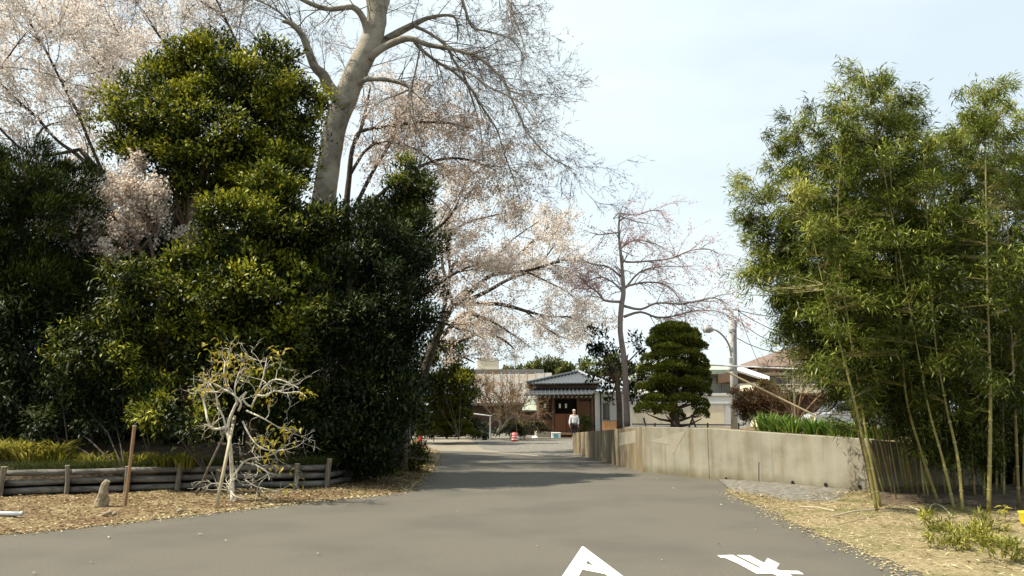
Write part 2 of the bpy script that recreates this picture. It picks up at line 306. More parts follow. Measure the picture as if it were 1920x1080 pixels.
def blob(u, v, ru, rv, D, dr=None):
    c = W(u, v, D); s = D / FPX
    return (np.array(c), np.array([ru * s, (dr if dr is not None else ru * s * .8), rv * s]))
def crown(name, blobs, nclump, nleaf, L0, Wr, m, parent, spread=.28, out=.8, up=.15, jitter=.14, dark=.3, flat=.7, lump=.16, tone=0.0):
    """leaf clumps over the surface and through the volume of a union of ellipsoids"""
    area = np.array([(b[1][0] * b[1][2] + b[1][0] * b[1][1] + b[1][1] * b[1][2]) for b in blobs]); pr = area / area.sum()
    C = []; Nn = []; tone_b = []
    for b, p in zip(blobs, pr):
        kk = max(6, int(nclump * p)); ki = int(kk * .34); ko = kk - ki
        d = rsphere(ki); f = RNG.uniform(.3, .88, ki); pos = b[0] + d * b[1] * f[:, None]; C.append(pos); Nn.append(unit(d / b[1])); tone_b.append(np.full(ki, -.22)); own = [np.zeros(ki)]  # inner clumps darkened: the crown's inner shade is put into leaf tone
        rb0 = min(.62, .42 * float(b[1].min())); per = 20; nb = max(3, ko // per)
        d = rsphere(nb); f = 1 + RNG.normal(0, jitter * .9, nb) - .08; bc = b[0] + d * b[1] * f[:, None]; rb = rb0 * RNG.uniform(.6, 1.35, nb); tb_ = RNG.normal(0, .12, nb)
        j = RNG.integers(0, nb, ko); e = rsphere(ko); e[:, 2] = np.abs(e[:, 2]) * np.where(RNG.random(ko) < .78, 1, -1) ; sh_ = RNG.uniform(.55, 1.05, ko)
        pos = bc[j] + e * np.array([1, 1, .55]) * (rb[j] * sh_)[:, None]; C.append(pos); Nn.append(unit(unit(d / b[1])[j] * .55 + e * .8)); tone_b.append(tb_[j] + .16 * (e[:, 2] > .3) - .10 * (e[:, 2] < 0)); own.append(np.zeros(ko))  # bough tops paler, undersides darker: sun and shade put into leaf tone
    C = np.concatenate(C); Nn = np.concatenate(Nn); tb = np.concatenate(tone_b); q = np.zeros(len(C))
    for c in blobs: q += np.linalg.norm((C - c[0]) / c[1], axis=1) < .62
    cnt = np.zeros(len(C))
    for c in blobs: cnt += np.linalg.norm((C - c[0]) / c[1], axis=1) < .5
    keep = (cnt < 1) | (RNG.random(len(C)) < .65)
    C = C[keep]; Nn = Nn[keep]; tb = tb[keep]; k = len(C)
    idx = np.repeat(np.arange(k), nleaf); n = len(idx)
    D0 = Nn[idx] * out + rsphere(n) * .9; D0[:, 2] += up
    P = C[idx] + rsphere(n) * (RNG.random(n)[:, None] ** .6) * spread
    Nr = rsphere(n) * (1 - flat); Nr[:, 2] += flat; Nr += Nn[idx] * .45
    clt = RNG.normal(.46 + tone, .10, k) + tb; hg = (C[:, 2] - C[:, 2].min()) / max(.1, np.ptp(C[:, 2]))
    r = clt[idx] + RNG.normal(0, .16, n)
    Ln = L0 * RNG.uniform(.7, 1.3, n)
    return leaves(name, P, D0, Nr, Ln, Ln * Wr, m, parent, r)

def grow(p, d, length, r, lvl, cfg, segs, tips, rr=random):
    """recursive twigs: cfg = dict(step, wander, sag, kids[lvl], ratio, spread)"""
    n = max(2, int(length / cfg['step'][lvl])); st_ = length / n; px, py, pz = p; dx, dy, dz = d
    wn = cfg['wander']; sag = cfg['sag'][lvl]; kids = cfg['kids']; nk = kids[lvl] if lvl < len(kids) else 0
    kid_at = sorted(rr.uniform(.2, 1) for _ in range(nk)); ki = 0
    for i in range(n):
        dx += rr.gauss(0, wn); dy += rr.gauss(0, wn); dz += rr.gauss(0, wn) + sag
        q = 1 / math.sqrt(dx * dx + dy * dy + dz * dz); dx *= q; dy *= q; dz *= q
        nx, ny, nz_ = px + dx * st_, py + dy * st_, pz + dz * st_
        ra = r * (1 - .75 * i / n); rb = r * (1 - .75 * (i + 1) / n)
        segs.append(((px, py, pz), (nx, ny, nz_), ra, rb)); tips.append((nx, ny, nz_, lvl, dx, dy, dz))
        while ki < nk and kid_at[ki] <= (i + 1) / n:
            ki += 1; s = cfg['spread']
            ex, ey, ez = dx + rr.gauss(0, s), dy + rr.gauss(0, s), dz + rr.gauss(0, s)
            q = 1 / math.sqrt(ex * ex + ey * ey + ez * ez)
            grow((nx, ny, nz_), (ex * q, ey * q, ez * q), length * cfg['ratio'] * rr.uniform(.7, 1.2), max(rb * .65, cfg['rmin']), lvl + 1, cfg, segs, tips, rr)
        px, py, pz = nx, ny, nz_
def limb_pts(pl, D0, D1=None, dj=.3, rs=1.0):
    """pl: list of (u, v, r_px) -> world points and radii along depth D0..D1"""
    D1 = D0 if D1 is None else D1; n = len(pl); P = []; R = []
    for i, q in enumerate(pl):
        D = D0 + (D1 - D0) * i / max(1, n - 1); P.append(W(q[0], q[1], D)); R.append(q[2] * D / FPX * rs)
    return P, R
def smooth_line(P, R, k=3):
    Q = []; S = []
    for i in range(len(P) - 1):
        p0 = P[max(i - 1, 0)]; p1 = P[i]; p2 = P[i + 1]; p3 = P[min(i + 2, len(P) - 1)]
        for j in range(k):
            t = j / k
            Q.append(.5 * ((2 * p1) + (p2 - p0) * t + (2 * p0 - 5 * p1 + 4 * p2 - p3) * t * t + (3 * p1 - p0 - 3 * p2 + p3) * t ** 3)); S.append(R[i] + (R[i + 1] - R[i]) * t)
    Q.append(P[-1]); S.append(R[-1]); return Q, S
def spawn(P, R, cfg, segs, tips, n, length, t0=.15, updir=(0, 0, 0), rscale=.5, rmax=.03):
    L_ = len(P) - 1
    for _ in range(n):
        t = random.uniform(t0, 1) * L_; i = min(int(t), L_ - 1); f = t - i; p = P[i].lerp(P[i + 1], f); d = (P[i + 1] - P[i]).normalized()
        s = cfg['spread'] * 1.3
        e = Vector((d.x + random.gauss(0, s) + updir[0], d.y + random.gauss(0, s) + updir[1], d.z + random.gauss(0, s) + updir[2])).normalized()
        grow(tuple(p), tuple(e), length * random.uniform(.6, 1.2), min(rmax, max(cfg['rmin'], R[i] * rscale)), 0, cfg, segs, tips)

def resample(pl, n):
    pl = [Vector(p) for p in pl]; d = [0]
    for a, b in zip(pl, pl[1:]): d.append(d[-1] + (b - a).length)
    o = []; j = 0
    for i in range(n):
        t = d[-1] * i / (n - 1)
        while j < len(d) - 2 and d[j + 1] < t: j += 1
        o.append(pl[j].lerp(pl[j + 1], (t - d[j]) / max(1e-9, d[j + 1] - d[j])))
    return o
def loft(name, A, B, ns, nt_, zf, m, edge=.0, kind='structure', resamp=True):
    a = resample(A, ns) if resamp else A; b = resample(B, ns) if resamp else B; V = []; F = []
    for i in range(ns):
        for j in range(nt_ + 1):
            t = j / nt_; p = a[i].lerp(b[i], t)
            if j == 0 and edge:
                q = (b[i] - a[i]).normalized(); p = p + q * edge * nz3(p.x, p.y, 0, 1.6) + q * edge * .5 * nz3(p.x, p.y, 3, 6)
            V.append((p.x, p.y, zf(p, t, i / (ns - 1))))
    for i in range(ns - 1):
        for j in range(nt_):
            q = i * (nt_ + 1) + j; F.append((q, q + 1, q + nt_ + 2, q + nt_ + 1))
    me = bpy.data.meshes.new(name); me.from_pydata(V, [], F); me.update(); me.polygons.foreach_set('use_smooth', [True] * len(F))
    me.materials.append(m); o = bpy.data.objects.new(name, me); COL.objects.link(o); o['kind'] = kind
    return o, a, b

# ------------------------------------------------------------------ ground, road, verges
b = MB(); b.quad((-700, -300, -.06), (700, -300, -.06), (700, 900, -.06), (-700, 900, -.06)); tag(b.build('ground', M['soil']), kind='structure')
road_l = [G(*p) for p in [(-1500, 1160), (-400, 1040), (0, 1003), (150, 990), (400, 962), (600, 940), (720, 929), (765, 920), (785, 905), (806, 885), (821, 862), (823, 852), (812, 842), (795, 832), (782, 824)]]
road_r = [G(*p) for p in [(2300, 1380), (1900, 1160), (1720, 1080), (1640, 1040), (1500, 985), (1420, 945), (1372, 926), (1366, 918), (1400, 909), (1385, 903)]]
wallbase_px = [(1074, 850), (1205, 885), (1330, 898), (1640, 930), (1845, 924)]
WB = [G(*p) for p in wallbase_px]
# the asphalt sheet runs under the verges
b = MB(); b.poly([(-40, -25, 0), (40, -25, 0), (40, 9, 0), (12, 15.6, 0), (WB[3].x, WB[3].y + .1, 0), (WB[1].x + .1, WB[1].y + .1, 0), (WB[0].x + .2, WB[0].y, 0), (9, 52, 0), (-9, 52, 0), (-3.2, 26, 0), (-4, 17, 0), (-40, 17, 0)])
tag(b.build('road', M['asphalt']), kind='structure')
# gravel yard and the pale apron beyond the bend
ga = [G(*p) for p in [(905, 842), (960, 850), (1010, 853), (1060, 857), (1090, 858)]]
gb = [G(*p) for p in [(880, 822), (930, 822), (1000, 822), (1060, 822), (1120, 822)]]
loft('gravel_yard', ga, gb, 40, 12, lambda p, t, s: .012 + .02 * t + .02 * nz3(p.x, p.y, 0, .8) * min(1, t * 4) ** 1, M['gravel'], edge=.25)
aa = [G(*p) for p in [(818, 847), (850, 846), (905, 848), (960, 852), (1010, 856)]]
ab = [G(*p) for p in [(782, 822), (830, 822), (880, 823), (930, 828), (990, 840)]]
loft('apron', aa, ab, 40, 6, lambda p, t, s: .006, M['apron'], edge=.3)
b = MB(); b.poly([(-30, 47.5, .03), (30, 47.5, .03), (30, 70, .03), (-30, 70, .03)]); tag(b.build('shrine_yard', M['gravel']), kind='structure')
b = MB(); b.box(-6, 47.0, 0.0, 4.1, 47.25, .09); tag(b.build('kerb', M['concrete_pale']), kind='structure')
# left verge (leaf litter) up to the log edging, bank behind it
FE = [(-900, 1010), (-400, 958), (0, 937), (125, 933), (237, 929), (333, 926), (409, 923), (555, 921), (613, 919), (667, 905)]
FEW = [G(*p) for p in FE]
vb = FEW + [G(*p) for p in [(700, 898), (740, 885), (772, 868), (786, 856), (782, 846), (772, 836), (764, 826)]]
va = road_l
def zl(p, t, s): return .004 + min(1, t * 2.2) * (.05 + .035 * nz3(p.x, p.y, 0, 1.3)) + .022 * nz3(p.x, p.y, 5, 5) * min(1, t * 5)
ov, VA, VBn = loft('verge_left', va, vb, 420, 14, lambda p, t, s: max(.004, zl(p, t, s)), M['leafy_soil'], edge=.10)
bank_back = [Vector((-22, 12, 0)), Vector((-20, 22, 0)), Vector((-14, 34, 0)), Vector((-9, 42, 0)), Vector((-6.5, 46.5, 0))]
bank_front = [p + Vector((0, .12, 0)) for p in vb]
def zb(p, t, s):
    h = .42 if s < .62 else max(.05, .42 - (s - .62) * 2.2)
    return max(.01, h * min(1, .72 + t) + (1.1 - .8 * s) * min(1, t * 3) * .6 + .12 * nz3(p.x, p.y, 0, .7))
loft('bank', bank_front, bank_back, 90, 24, zb, M['soil'])
# right verge: straw covered soil between the road and the wall foot
ra = road_r[:8]
rb_ = [Vector((30, 11, 0)), Vector((14, 14.0, 0)), Vector((10.5, 15.6, 0)), WB[4].copy(), G(1750, 927), WB[3].copy(), G(1500, 918), G(1390, 904)]
def zr(p, t, s):
    e = min(1, t * 2.2) * min(1, (1 - s) * 4 + .02); return max(.004, .004 + e * (.10 + .06 * nz3(p.x, p.y, 0, .9)) + .02 * nz3(p.x, p.y, 4, 6) * min(1, t * 6) * e)
orr, RA, RB = loft('verge_right', ra, rb_, 300, 26, zr, M['straw_soil'], edge=.16)
g1 = [G(*p) for p in [(1372, 922), (1420, 932), (1480, 944), (1560, 952)]]; g2 = [G(*p) for p in [(1345, 899), (1420, 907), (1500, 914), (1600, 924)]]
loft('gravel_patch', g1, g2, 40, 8, lambda p, t, s: .022 + .05 * min(1, 2 * s) * min(1, 3 * t) + .012 * nz3(p.x, p.y, 0, 5), M['gravel'], edge=.25)
q1 = [G(1650, 950), G(1740, 955), G(1850, 960), G(1990, 975), G(2200, 985)]; q2 = [G(1640, 933), G(1740, 930), G(1845, 927), Vector((11, 16.5, 0)), Vector((16, 16.5, 0))]
loft('grove_soil', q1, q2, 80, 12, lambda p, t, s: .17 + .04 * nz3(p.x, p.y, 2, 1.5) + .03 * nz3(p.x, p.y, 2, 7) - .1 * max(0, 1 - t * 6), M['soil'], edge=.5)

# ------------------------------------------------------------------ retaining wall and raised lot
def ztop(u, v, base): return W(u, v, base.y).z
WT = [ztop(1074, 812, WB[0]), ztop(1205, 800, WB[1]), ztop(1330, 803, WB[2]), ztop(1640, 824, WB[3]), ztop(1845, 842, WB[4])]
wl = root('retaining_wall', WB[1], 'stained concrete retaining wall with a corner and drain holes on the right of the road', 'wall')
TK = .22
for i in range(4):
    a, c = WB[i], WB[i + 1]; d = (c - a).normalized(); nn = Vector((-d.y, d.x, 0)) * TK
    if nn.y < 0: nn = -nn
    e = d * .005; a2 = a + e; c2 = c - e
    mb = MB(); k = 6; 
    bt = [a2, c2, c2 + nn, a2 + nn]
    mb.hexa([(q.x, q.y, -.1) for q in bt], [(a2.x, a2.y, WT[i]), (c2.x, c2.y, WT[i + 1]), (c2.x + nn.x, c2.y + nn.y, WT[i + 1]), (a2.x + nn.x, a2.y + nn.y, WT[i])])
    o = mb.build('wall_panel', M['concrete_old'] if i == 0 else M['concrete'], wl, bevel=.012)
    if i == 0: o['label'] = 'brown stained wall panel nearest the gravel yard'
def wall_pt(u, v, i, off=0.0):
    a, c = WB[i], WB[i + 1]; n = Vector((-(c - a).y, (c - a).x, 0)).normalized()
    if n.y > 0: n = -n
    p = W(u, v, 10); o_ = Vector((0, 0, CAMH)); r = p - o_; t = (a - o_).dot(n) / r.dot(n); return o_ + r * t + n * off, n
def patch(pts, i, m, name='patch', off=.004):
    P = [wall_pt(u, v, i, off) for u, v in pts]; nn = P[0][1]; P = [p[0] for p in P]
    mb = MB(); mb.hexa([p - nn * (off + .02) for p in P], P); return mb.build(name, m, wl)
patch([(1215, 828), (1286, 808), (1262, 852), (1258, 834)], 1, M['concrete_pale'])
patch([(1160, 812), (1192, 807), (1192, 830), (1160, 836)], 0, M['concrete_pale'])
for (u, v, i) in [(1362, 900, 2), (1487, 907, 2), (1549, 911, 2), (1613, 915, 2)]:
    p, n = wall_pt(u, v - 2, i)
    MB().tube([p + n * .012, p + n * .003], .045, 12).build('drain_pipe', M['pvc'], wl)
    MB().tube([p + n * .016, p + n * .0125], .036, 12).build('drain_hole', M['hole'], wl)  # black disc stands for the unlit inside of the drain
p0, n0 = wall_pt(1423, 866, 2, .003); p1, n0 = wall_pt(1423, 903, 2, .003)
MB().tube([p0, p1], .012, 4).build('crack_strip', M['pvc'], wl)
# the lot behind the wall
LZ = lambda x, y: 0
lota = [Vector((WB[i].x + .12, WB[i].y + .2, WT[i] - .04)) for i in range(5)] + [Vector((13, 15.6, .8)), Vector((40, 14, .8))]
lotb = [Vector((4.5, 34, .72)), Vector((8.5, 50, .6)), Vector((10, 62, .6)), Vector((20, 80, .6)), Vector((40, 90, .6)), Vector((60, 90, .6)), Vector((90, 60, .6))]
V = []; F = []; NS = 60; NT = 24
A_ = resample(lota, NS); B_ = resample(lotb, NS)
for i in range(NS):
    for j in range(NT + 1):
        t = (j / NT) ** 2; p = A_[i].lerp(B_[i], t); V.append((p.x, p.y, p.z + .05 * nz3(p.x, p.y, 0, .8) * (j > 0)))
for i in range(NS - 1):
    for j in range(NT): q = i * (NT + 1) + j; F.append((q, q + NT + 1, q + NT + 2, q + 1))
mb = MB(); mb.v = V; mb.f = F; tag(mb.build('raised_lot', M['leafy_soil'], smooth=True), kind='structure')
def lot_z(x, y):
    best = min(V, key=lambda p: (p[0] - x) ** 2 + (p[1] - y) ** 2); return best[2]

# ------------------------------------------------------------------ road markings
def mark(polys, name, label, f=lambda x, y: (x, y)):
    r = root(name, G(*f(*polys[0][0])), label, 'road marking')
    for k, pl in enumerate(polys):
        P = [G(*f(*q), .004) for q in pl]; mb = MB(); mb.poly([(p.x, p.y, .0045) for p in P])
        mb.build('paint_stroke', M['paint'], r)
mark([[(1094, 1024.6), (1168, 1080), (1228, 1125), (1185, 1125), (1137, 1078), (1113, 1060.5), (1102, 1051)],
      [(1091, 1024.8), (1093.9, 1024.6), (1101.8, 1051), (1099, 1057), (1092, 1068), (1060, 1125), (1022, 1125), (1054, 1080)],
      [(1099.2, 1057.2), (1112.8, 1060.6), (1136.6, 1078), (1133, 1076), (1092.3, 1068)]], 'road_marking', 'white painted triangular letter shape with its apex pointing up the road')
mark([[(215, 185), (470, 178), (905, 395), (925, 380), (535, 180), (745, 185), (985, 310), (1040, 230), (1235, 322), (1180, 405), (1245, 435), (1540, 440), (1635, 495), (1400, 490), (1440, 524), (1500, 560), (1350, 590), (1120, 485), (860, 485), (570, 325), (350, 228), (280, 225)]],
     'road_marking', 'white painted character of slanting strokes near the right verge', f=lambda x, y: (1320 + x * .1146, 1020 + y * .1146))

# ------------------------------------------------------------------ log edging on the left
fr = root('log_edging', G(333, 926), 'low edging of stacked weathered grey logs held by short posts, along the bank', 'fence')
for i in range(len(FEW) - 1):
    a, c = FEW[i], FEW[i + 1]; rows = 3 if i < 8 else 2
    for k in range(rows):
        z = .13 + k * .155; off = Vector((0, .10, 0))
        pa = a.lerp(c, .005) + off; pc = a.lerp(c, .995) + off; n = 7; P = []; R = []
        ph = random.uniform(0, 9)
        for j in range(n):
            q = pa.lerp(pc, j / (n - 1)); P.append((q.x, q.y + .012 * nz3(q.x * 2, ph, 0), z + .018 * nz3(q.x, ph, k))); R.append(.056 + .010 * nz3(q.x * 1.5, ph + 3, k))
        MB().tube(P, R, 9).build('log', M['log'], fr, smooth=True)
for i, (u, v) in enumerate(FE):
    p = G(u, v); h = [.6, .6, .56, .56, .52, .55, .42, .52, .6, .2][i]; r = .05 if i not in (3, 6) else .04
    po = MB().tube([(p.x, p.y - .03, -.05), (p.x + .01, p.y - .03, h * .5), (p.x + .03 * (i % 3 - .6), p.y - .03, h)], [r * 1.05, r, r * 1.02], 10).build('post', M['post'], fr, smooth=False)
    q = (p.x + .03 * (i % 3 - .6), p.y - .03, h); MB().tube([q, (q[0], q[1], h + .012)], r * 1.06, 10).build('post_top', M['cutwood'], po)

# stake, stone, pipe
p = G(234, 948, .05); q = W(252, 800, p.y)
s = root('garden_stake', p, 'tall thin brown wooden stake leaning right in front of the log edging', 'stake')
MB().tube([p - Vector((0, 0, .1)), p.lerp(q, .5) + Vector((.004, 0, 0)), q], [.028, .026, .03], 8).build('shaft', M['stake'], s); MB().tube([q, q + (q - p).normalized() * .02], .032, 8).build('tip', M['cutwood'], s)
p = G(186, 950, .05); s = root('stone_marker', p, 'small weathered pale stump like stone marker leaning left of the stake', 'stone marker')
H = .40
mb = MB(); P = []; R = []
for j in range(8):
    t = j / 7; P.append((p.x - .02 + .11 * t + .015 * math.sin(j * 2), p.y, p.z - .05 + t * (H + .05))); R.append(.085 - .03 * t + .012 * math.sin(j * 1.9) + (.012 if j in (6,) else 0) - (.02 if j == 7 else 0))
mb.tube(P, R, 9).build('body', M['stone'], s, smooth=False)
mb = MB(); mb.tube([(p.x + .05, p.y + .03, .02), (p.x + .10, p.y + .03, .16), (p.x + .12, p.y + .02, .20)], [.07, .05, .02], 7).build('base_chip', M['stone'], s)
for (du, dv, r) in [(-4, 962, .07), (205, 962, .05), (338, 958, .06), (215, 964, .04), (197, 965, .05)]:
    if du < 0: continue
    q = G(du, dv, .05); mb = MB(); mb.lathe(q, [(r * .6, -.02), (r, .0), (r * .8, .025), (r * .3, .04)], 7)
    tag(mb.build('stone', M['stone'], None, loc=q), 'small flat pale stone lying at the foot of the stake on the litter', 'stone', 'small stones on the left verge')
p = G(-60, 962, .1); q = G(38, 963, .1); s = root('pipe', p, 'white plastic pipe lying on the verge at the left edge', 'pipe')
MB().tube([p, q], .028, 10).build('tube', M['white_pvc'], s, smooth=True); MB().tube([q, q + (q - p).normalized() * .04], .033, 10).build('coupling', M['steel'], s)
MB().tube([p + Vector((0, .05, -.03)), q + Vector((-.1, .05, -.03))], .022, 8).build('lower_tube', M['steel'], s)

# ------------------------------------------------------------------ sapling with props
D0 = G(405, 945).y
rt = root('young_tree', G(427, 940), 'young tree with twisted whitish branches and sparse yellow leaves beside the log edging', 'tree')
def pxline(pl, D, j=0.0): return [W(u, v, D + (random.uniform(-j, j))) for u, v in pl]
tr = MB(); segs = []; tips = []
cfg = dict(step=[.09, .07, .05], wander=.26, sag=[.0, -.0, -.01], kids=[3, 2], ratio=.5, spread=.75, rmin=.003)
ms = [([(436, 945), (435, 890), (432, 840), (427, 800), (437, 770), (447, 750), (462, 735)], 9), ([(432, 840), (425, 810), (418, 780), (408, 765)], 6),
      ([(427, 800), (400, 805), (390, 790), (385, 765), (381, 745), (386, 735), (407, 735), (415, 727), (402, 720)], 5), ([(447, 770), (452, 755), (440, 742), (427, 733), (420, 730)], 5),
      ([(462, 735), (455, 748), (470, 762), (480, 745), (505, 716), (525, 712), (548, 722), (560, 727)], 4.5), ([(478, 740), (497, 742), (515, 733), (535, 737), (560, 735), (575, 745)], 4),
      ([(480, 745), (492, 712), (497, 690), (500, 672)], 3.5), ([(462, 770), (480, 778), (500, 788), (520, 800), (545, 810)], 4), ([(455, 790), (470, 820), (490, 840), (520, 845), (548, 840)], 4),
      ([(450, 865), (462, 868), (480, 872), (500, 885), (505, 900)], 4), ([(455, 868), (440, 890), (430, 912), (440, 930), (462, 936)], 4.5), ([(460, 900), (480, 912), (505, 918), (525, 923)], 3),
      ([(408, 765), (405, 740), (395, 722), (392, 715)], 4), ([(427, 733), (420, 700), (425, 680), (445, 665)], 3), ([(455, 868), (470, 860), (500, 855), (520, 848)], 4),
      ([(440, 930), (425, 915), (430, 900)], 4), ([(445, 760), (440, 730), (448, 700), (462, 690)], 3.5)]
for pl, r in ms:
    P = pxline(pl, D0 + .1, .12); n = len(P); R = [.50 * r * D0 / FPX * (1 - .6 * i / (n - 1)) for i in range(n)]
    Q, S = smooth_line(P, R, 3); tr.tube(Q, S, 6); spawn(Q, S, cfg, segs, tips, 5 if pl[0] != (436, 945) else 2, .42, t0=.3, rscale=.6, rmax=.007)
tr.build('trunk', M['twig_white'], rt, smooth=True); tag(prisms('twigs', segs, M['twig_white'], rt, 4), kind='stuff')
# leaf tufts where the photograph shows them, each leaf an object
lm = []
for vv in range(3):
    ln, wd = .12, .052; mb = MB(); c = [0, .3, .6, 1.0]; ww = [.05, .9, .85, .02]; V_ = []
    for t, q in zip(c, ww):
        z = -.25 * t * t * ln * (1 + vv * .5); V_ += [(-q * wd / 2, t * ln, z + q * .012), (0, t * ln, z), (q * wd / 2, t * ln, z + q * .012)]
    F_ = []
    for i in range(3):
        for j in range(2): a = i * 3 + j; F_.append((a, a + 1, a + 4, a + 3))
    me = bpy.data.meshes.new('leaf'); me.from_pydata(V_, [], F_); me.update(); a = me.attributes.new('rnd', 'FLOAT', 'POINT'); a.data.foreach_set('value', [[.2, .55, .95][vv]] * len(V_)); me.materials.append(LM['sapling']); lm.append(me)
tip_ok = [t for t in tips if t[3] >= 0]; zones = [(425, 660, 40, 26, 50), (440, 690, 45, 26, 60), (400, 705, 30, 20, 30), (385, 730, 18, 12, 14), (510, 665, 22, 12, 14), (520, 650, 20, 10, 8), (575, 740, 18, 14, 18), (505, 745, 25, 18, 22), (530, 805, 28, 16, 30), (505, 830, 40, 22, 30), (520, 870, 30, 18, 12), (560, 905, 16, 14, 6), (440, 830, 40, 25, 14), (400, 765, 25, 18, 10), (445, 725, 60, 20, 10)]
nl = 0
for (u, v, ru, rv, k) in zones:
    for _ in range(k):
        c = W(random.gauss(u, ru * .55), random.gauss(v, rv * .55), D0 + random.uniform(-.3, .45)); az = random.uniform(0, 6.28)
        o = bpy.data.objects.new('leaf', random.choice(lm)); COL.objects.link(o); o.parent = rt; o.location = c - Vector(rt.location)
        o.rotation_euler = (random.uniform(-1.0, .25), random.uniform(-.6, .6), az); o.scale = [random.uniform(.6, 1.15)] * 3; nl += 1
        if nl >= 295: break
# props: three wooden poles tied to the trunk
for (a, c, r, lab) in [((363, 932), (426, 803), .02, 'thin grey prop pole leaning right against the young tree trunk'), ((404, 950), (440, 780), .03, 'thick pale prop pole set nearest the road against the young tree'), ((490, 932), (450, 850), .022, 'short dark prop pole leaning left behind the young tree trunk')]:
    p = G(*a, .03); q = W(c[0], c[1], D0 + .05); s = root('prop_pole', p, lab, 'tree prop', 'poles propping up the young tree')
    MB().tube([p - Vector((0, 0, .08)), p.lerp(q, .5) + Vector((.008, 0, 0)), q], [r, r * .95, r * .85], 8).build('pole', M['bamboo_dry'] if r > .025 else M['post'], s, smooth=True)
    m_ = p.lerp(q, .93); MB().tube([m_ - (q - p).normalized() * .03, m_ + (q - p).normalized() * .03], r * 1.35, 8).build('rope_tie', M['timber'], s)

# ------------------------------------------------------------------ evergreens on the left
def ground_left(x, y): return .5
def etree(name, label, cat, blobs, trunk, nclump, nleaf, L0, Wr, m, D, bark='bark_brown', group=None, **kw):
    P, R = limb_pts(trunk, D, D); base = P[0]; r = root(name, base, label, cat, group)
    Q, S = smooth_line(P, R, 3); MB().tube(Q, S, 9).build('trunk', M[bark], r, smooth=True)
    # limbs from the trunk into every blob
    mb = MB()
    for b_ in blobs[:10]:
        c = Vector(b_[0]); a = Q[int(len(Q) * .6)]; mid = a.lerp(c, .5) + Vector((random.gauss(0, .15), random.gauss(0, .15), -.1)); mb.tube([a, mid, c], [S[-1] * .7, S[-1] * .5, .015], 6)
    mb.build('branches', M[bark], r, smooth=True)['kind'] = 'stuff'
    crown('crown', blobs, nclump, nleaf, L0, Wr, m, r, **kw)
    return r
A = [blob(400, 110, 72, 62, 19.2), blob(500, 150, 85, 75, 19.2), blob(300, 200, 92, 70, 19), blob(425, 230, 140, 110, 19), blob(540, 215, 72, 105, 19.4), blob(275, 260, 75, 55, 18.8), blob(380, 320, 105, 70, 19), blob(505, 320, 95, 72, 19.2), blob(345, 150, 50, 50, 19.4)]
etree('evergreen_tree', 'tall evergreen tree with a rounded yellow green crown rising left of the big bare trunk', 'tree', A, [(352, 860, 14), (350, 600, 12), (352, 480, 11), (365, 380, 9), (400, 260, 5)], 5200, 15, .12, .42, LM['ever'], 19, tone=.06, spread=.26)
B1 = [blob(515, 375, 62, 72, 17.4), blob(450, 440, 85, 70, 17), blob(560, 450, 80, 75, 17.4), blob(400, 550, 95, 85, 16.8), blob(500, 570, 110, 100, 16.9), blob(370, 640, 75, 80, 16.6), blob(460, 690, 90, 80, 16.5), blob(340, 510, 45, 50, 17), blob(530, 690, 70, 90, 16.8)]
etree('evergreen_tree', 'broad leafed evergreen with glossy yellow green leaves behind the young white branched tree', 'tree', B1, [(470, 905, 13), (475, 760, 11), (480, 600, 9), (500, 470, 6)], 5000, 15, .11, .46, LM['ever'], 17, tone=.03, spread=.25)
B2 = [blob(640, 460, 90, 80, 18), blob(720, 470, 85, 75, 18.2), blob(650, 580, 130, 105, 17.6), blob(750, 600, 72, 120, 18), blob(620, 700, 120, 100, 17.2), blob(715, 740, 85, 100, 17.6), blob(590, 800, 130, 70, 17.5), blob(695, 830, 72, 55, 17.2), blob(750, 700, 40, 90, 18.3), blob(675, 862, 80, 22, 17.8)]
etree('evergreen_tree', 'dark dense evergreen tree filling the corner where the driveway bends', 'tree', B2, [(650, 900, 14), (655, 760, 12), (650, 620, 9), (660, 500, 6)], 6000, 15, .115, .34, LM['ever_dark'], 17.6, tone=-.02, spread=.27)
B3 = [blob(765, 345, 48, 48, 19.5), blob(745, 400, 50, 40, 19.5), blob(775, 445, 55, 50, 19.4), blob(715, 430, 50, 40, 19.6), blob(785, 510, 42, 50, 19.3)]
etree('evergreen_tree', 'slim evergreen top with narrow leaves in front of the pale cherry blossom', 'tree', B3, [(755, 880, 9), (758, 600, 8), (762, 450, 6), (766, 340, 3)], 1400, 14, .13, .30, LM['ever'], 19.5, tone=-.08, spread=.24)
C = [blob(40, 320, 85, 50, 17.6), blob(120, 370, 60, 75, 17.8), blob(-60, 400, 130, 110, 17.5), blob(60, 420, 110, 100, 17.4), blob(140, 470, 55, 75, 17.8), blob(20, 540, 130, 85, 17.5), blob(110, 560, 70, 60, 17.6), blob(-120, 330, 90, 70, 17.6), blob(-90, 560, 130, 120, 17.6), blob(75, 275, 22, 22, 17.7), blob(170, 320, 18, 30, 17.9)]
etree('conifer_tree', 'very dark green conifer at the left edge of the picture', 'tree', C, [(30, 900, 13), (25, 700, 12), (30, 500, 9), (50, 300, 4)], 9500, 15, .12, .17, LM['conifer'], 17.8, tone=.0, spread=.20, out=1.3, up=.5, lump=.28)
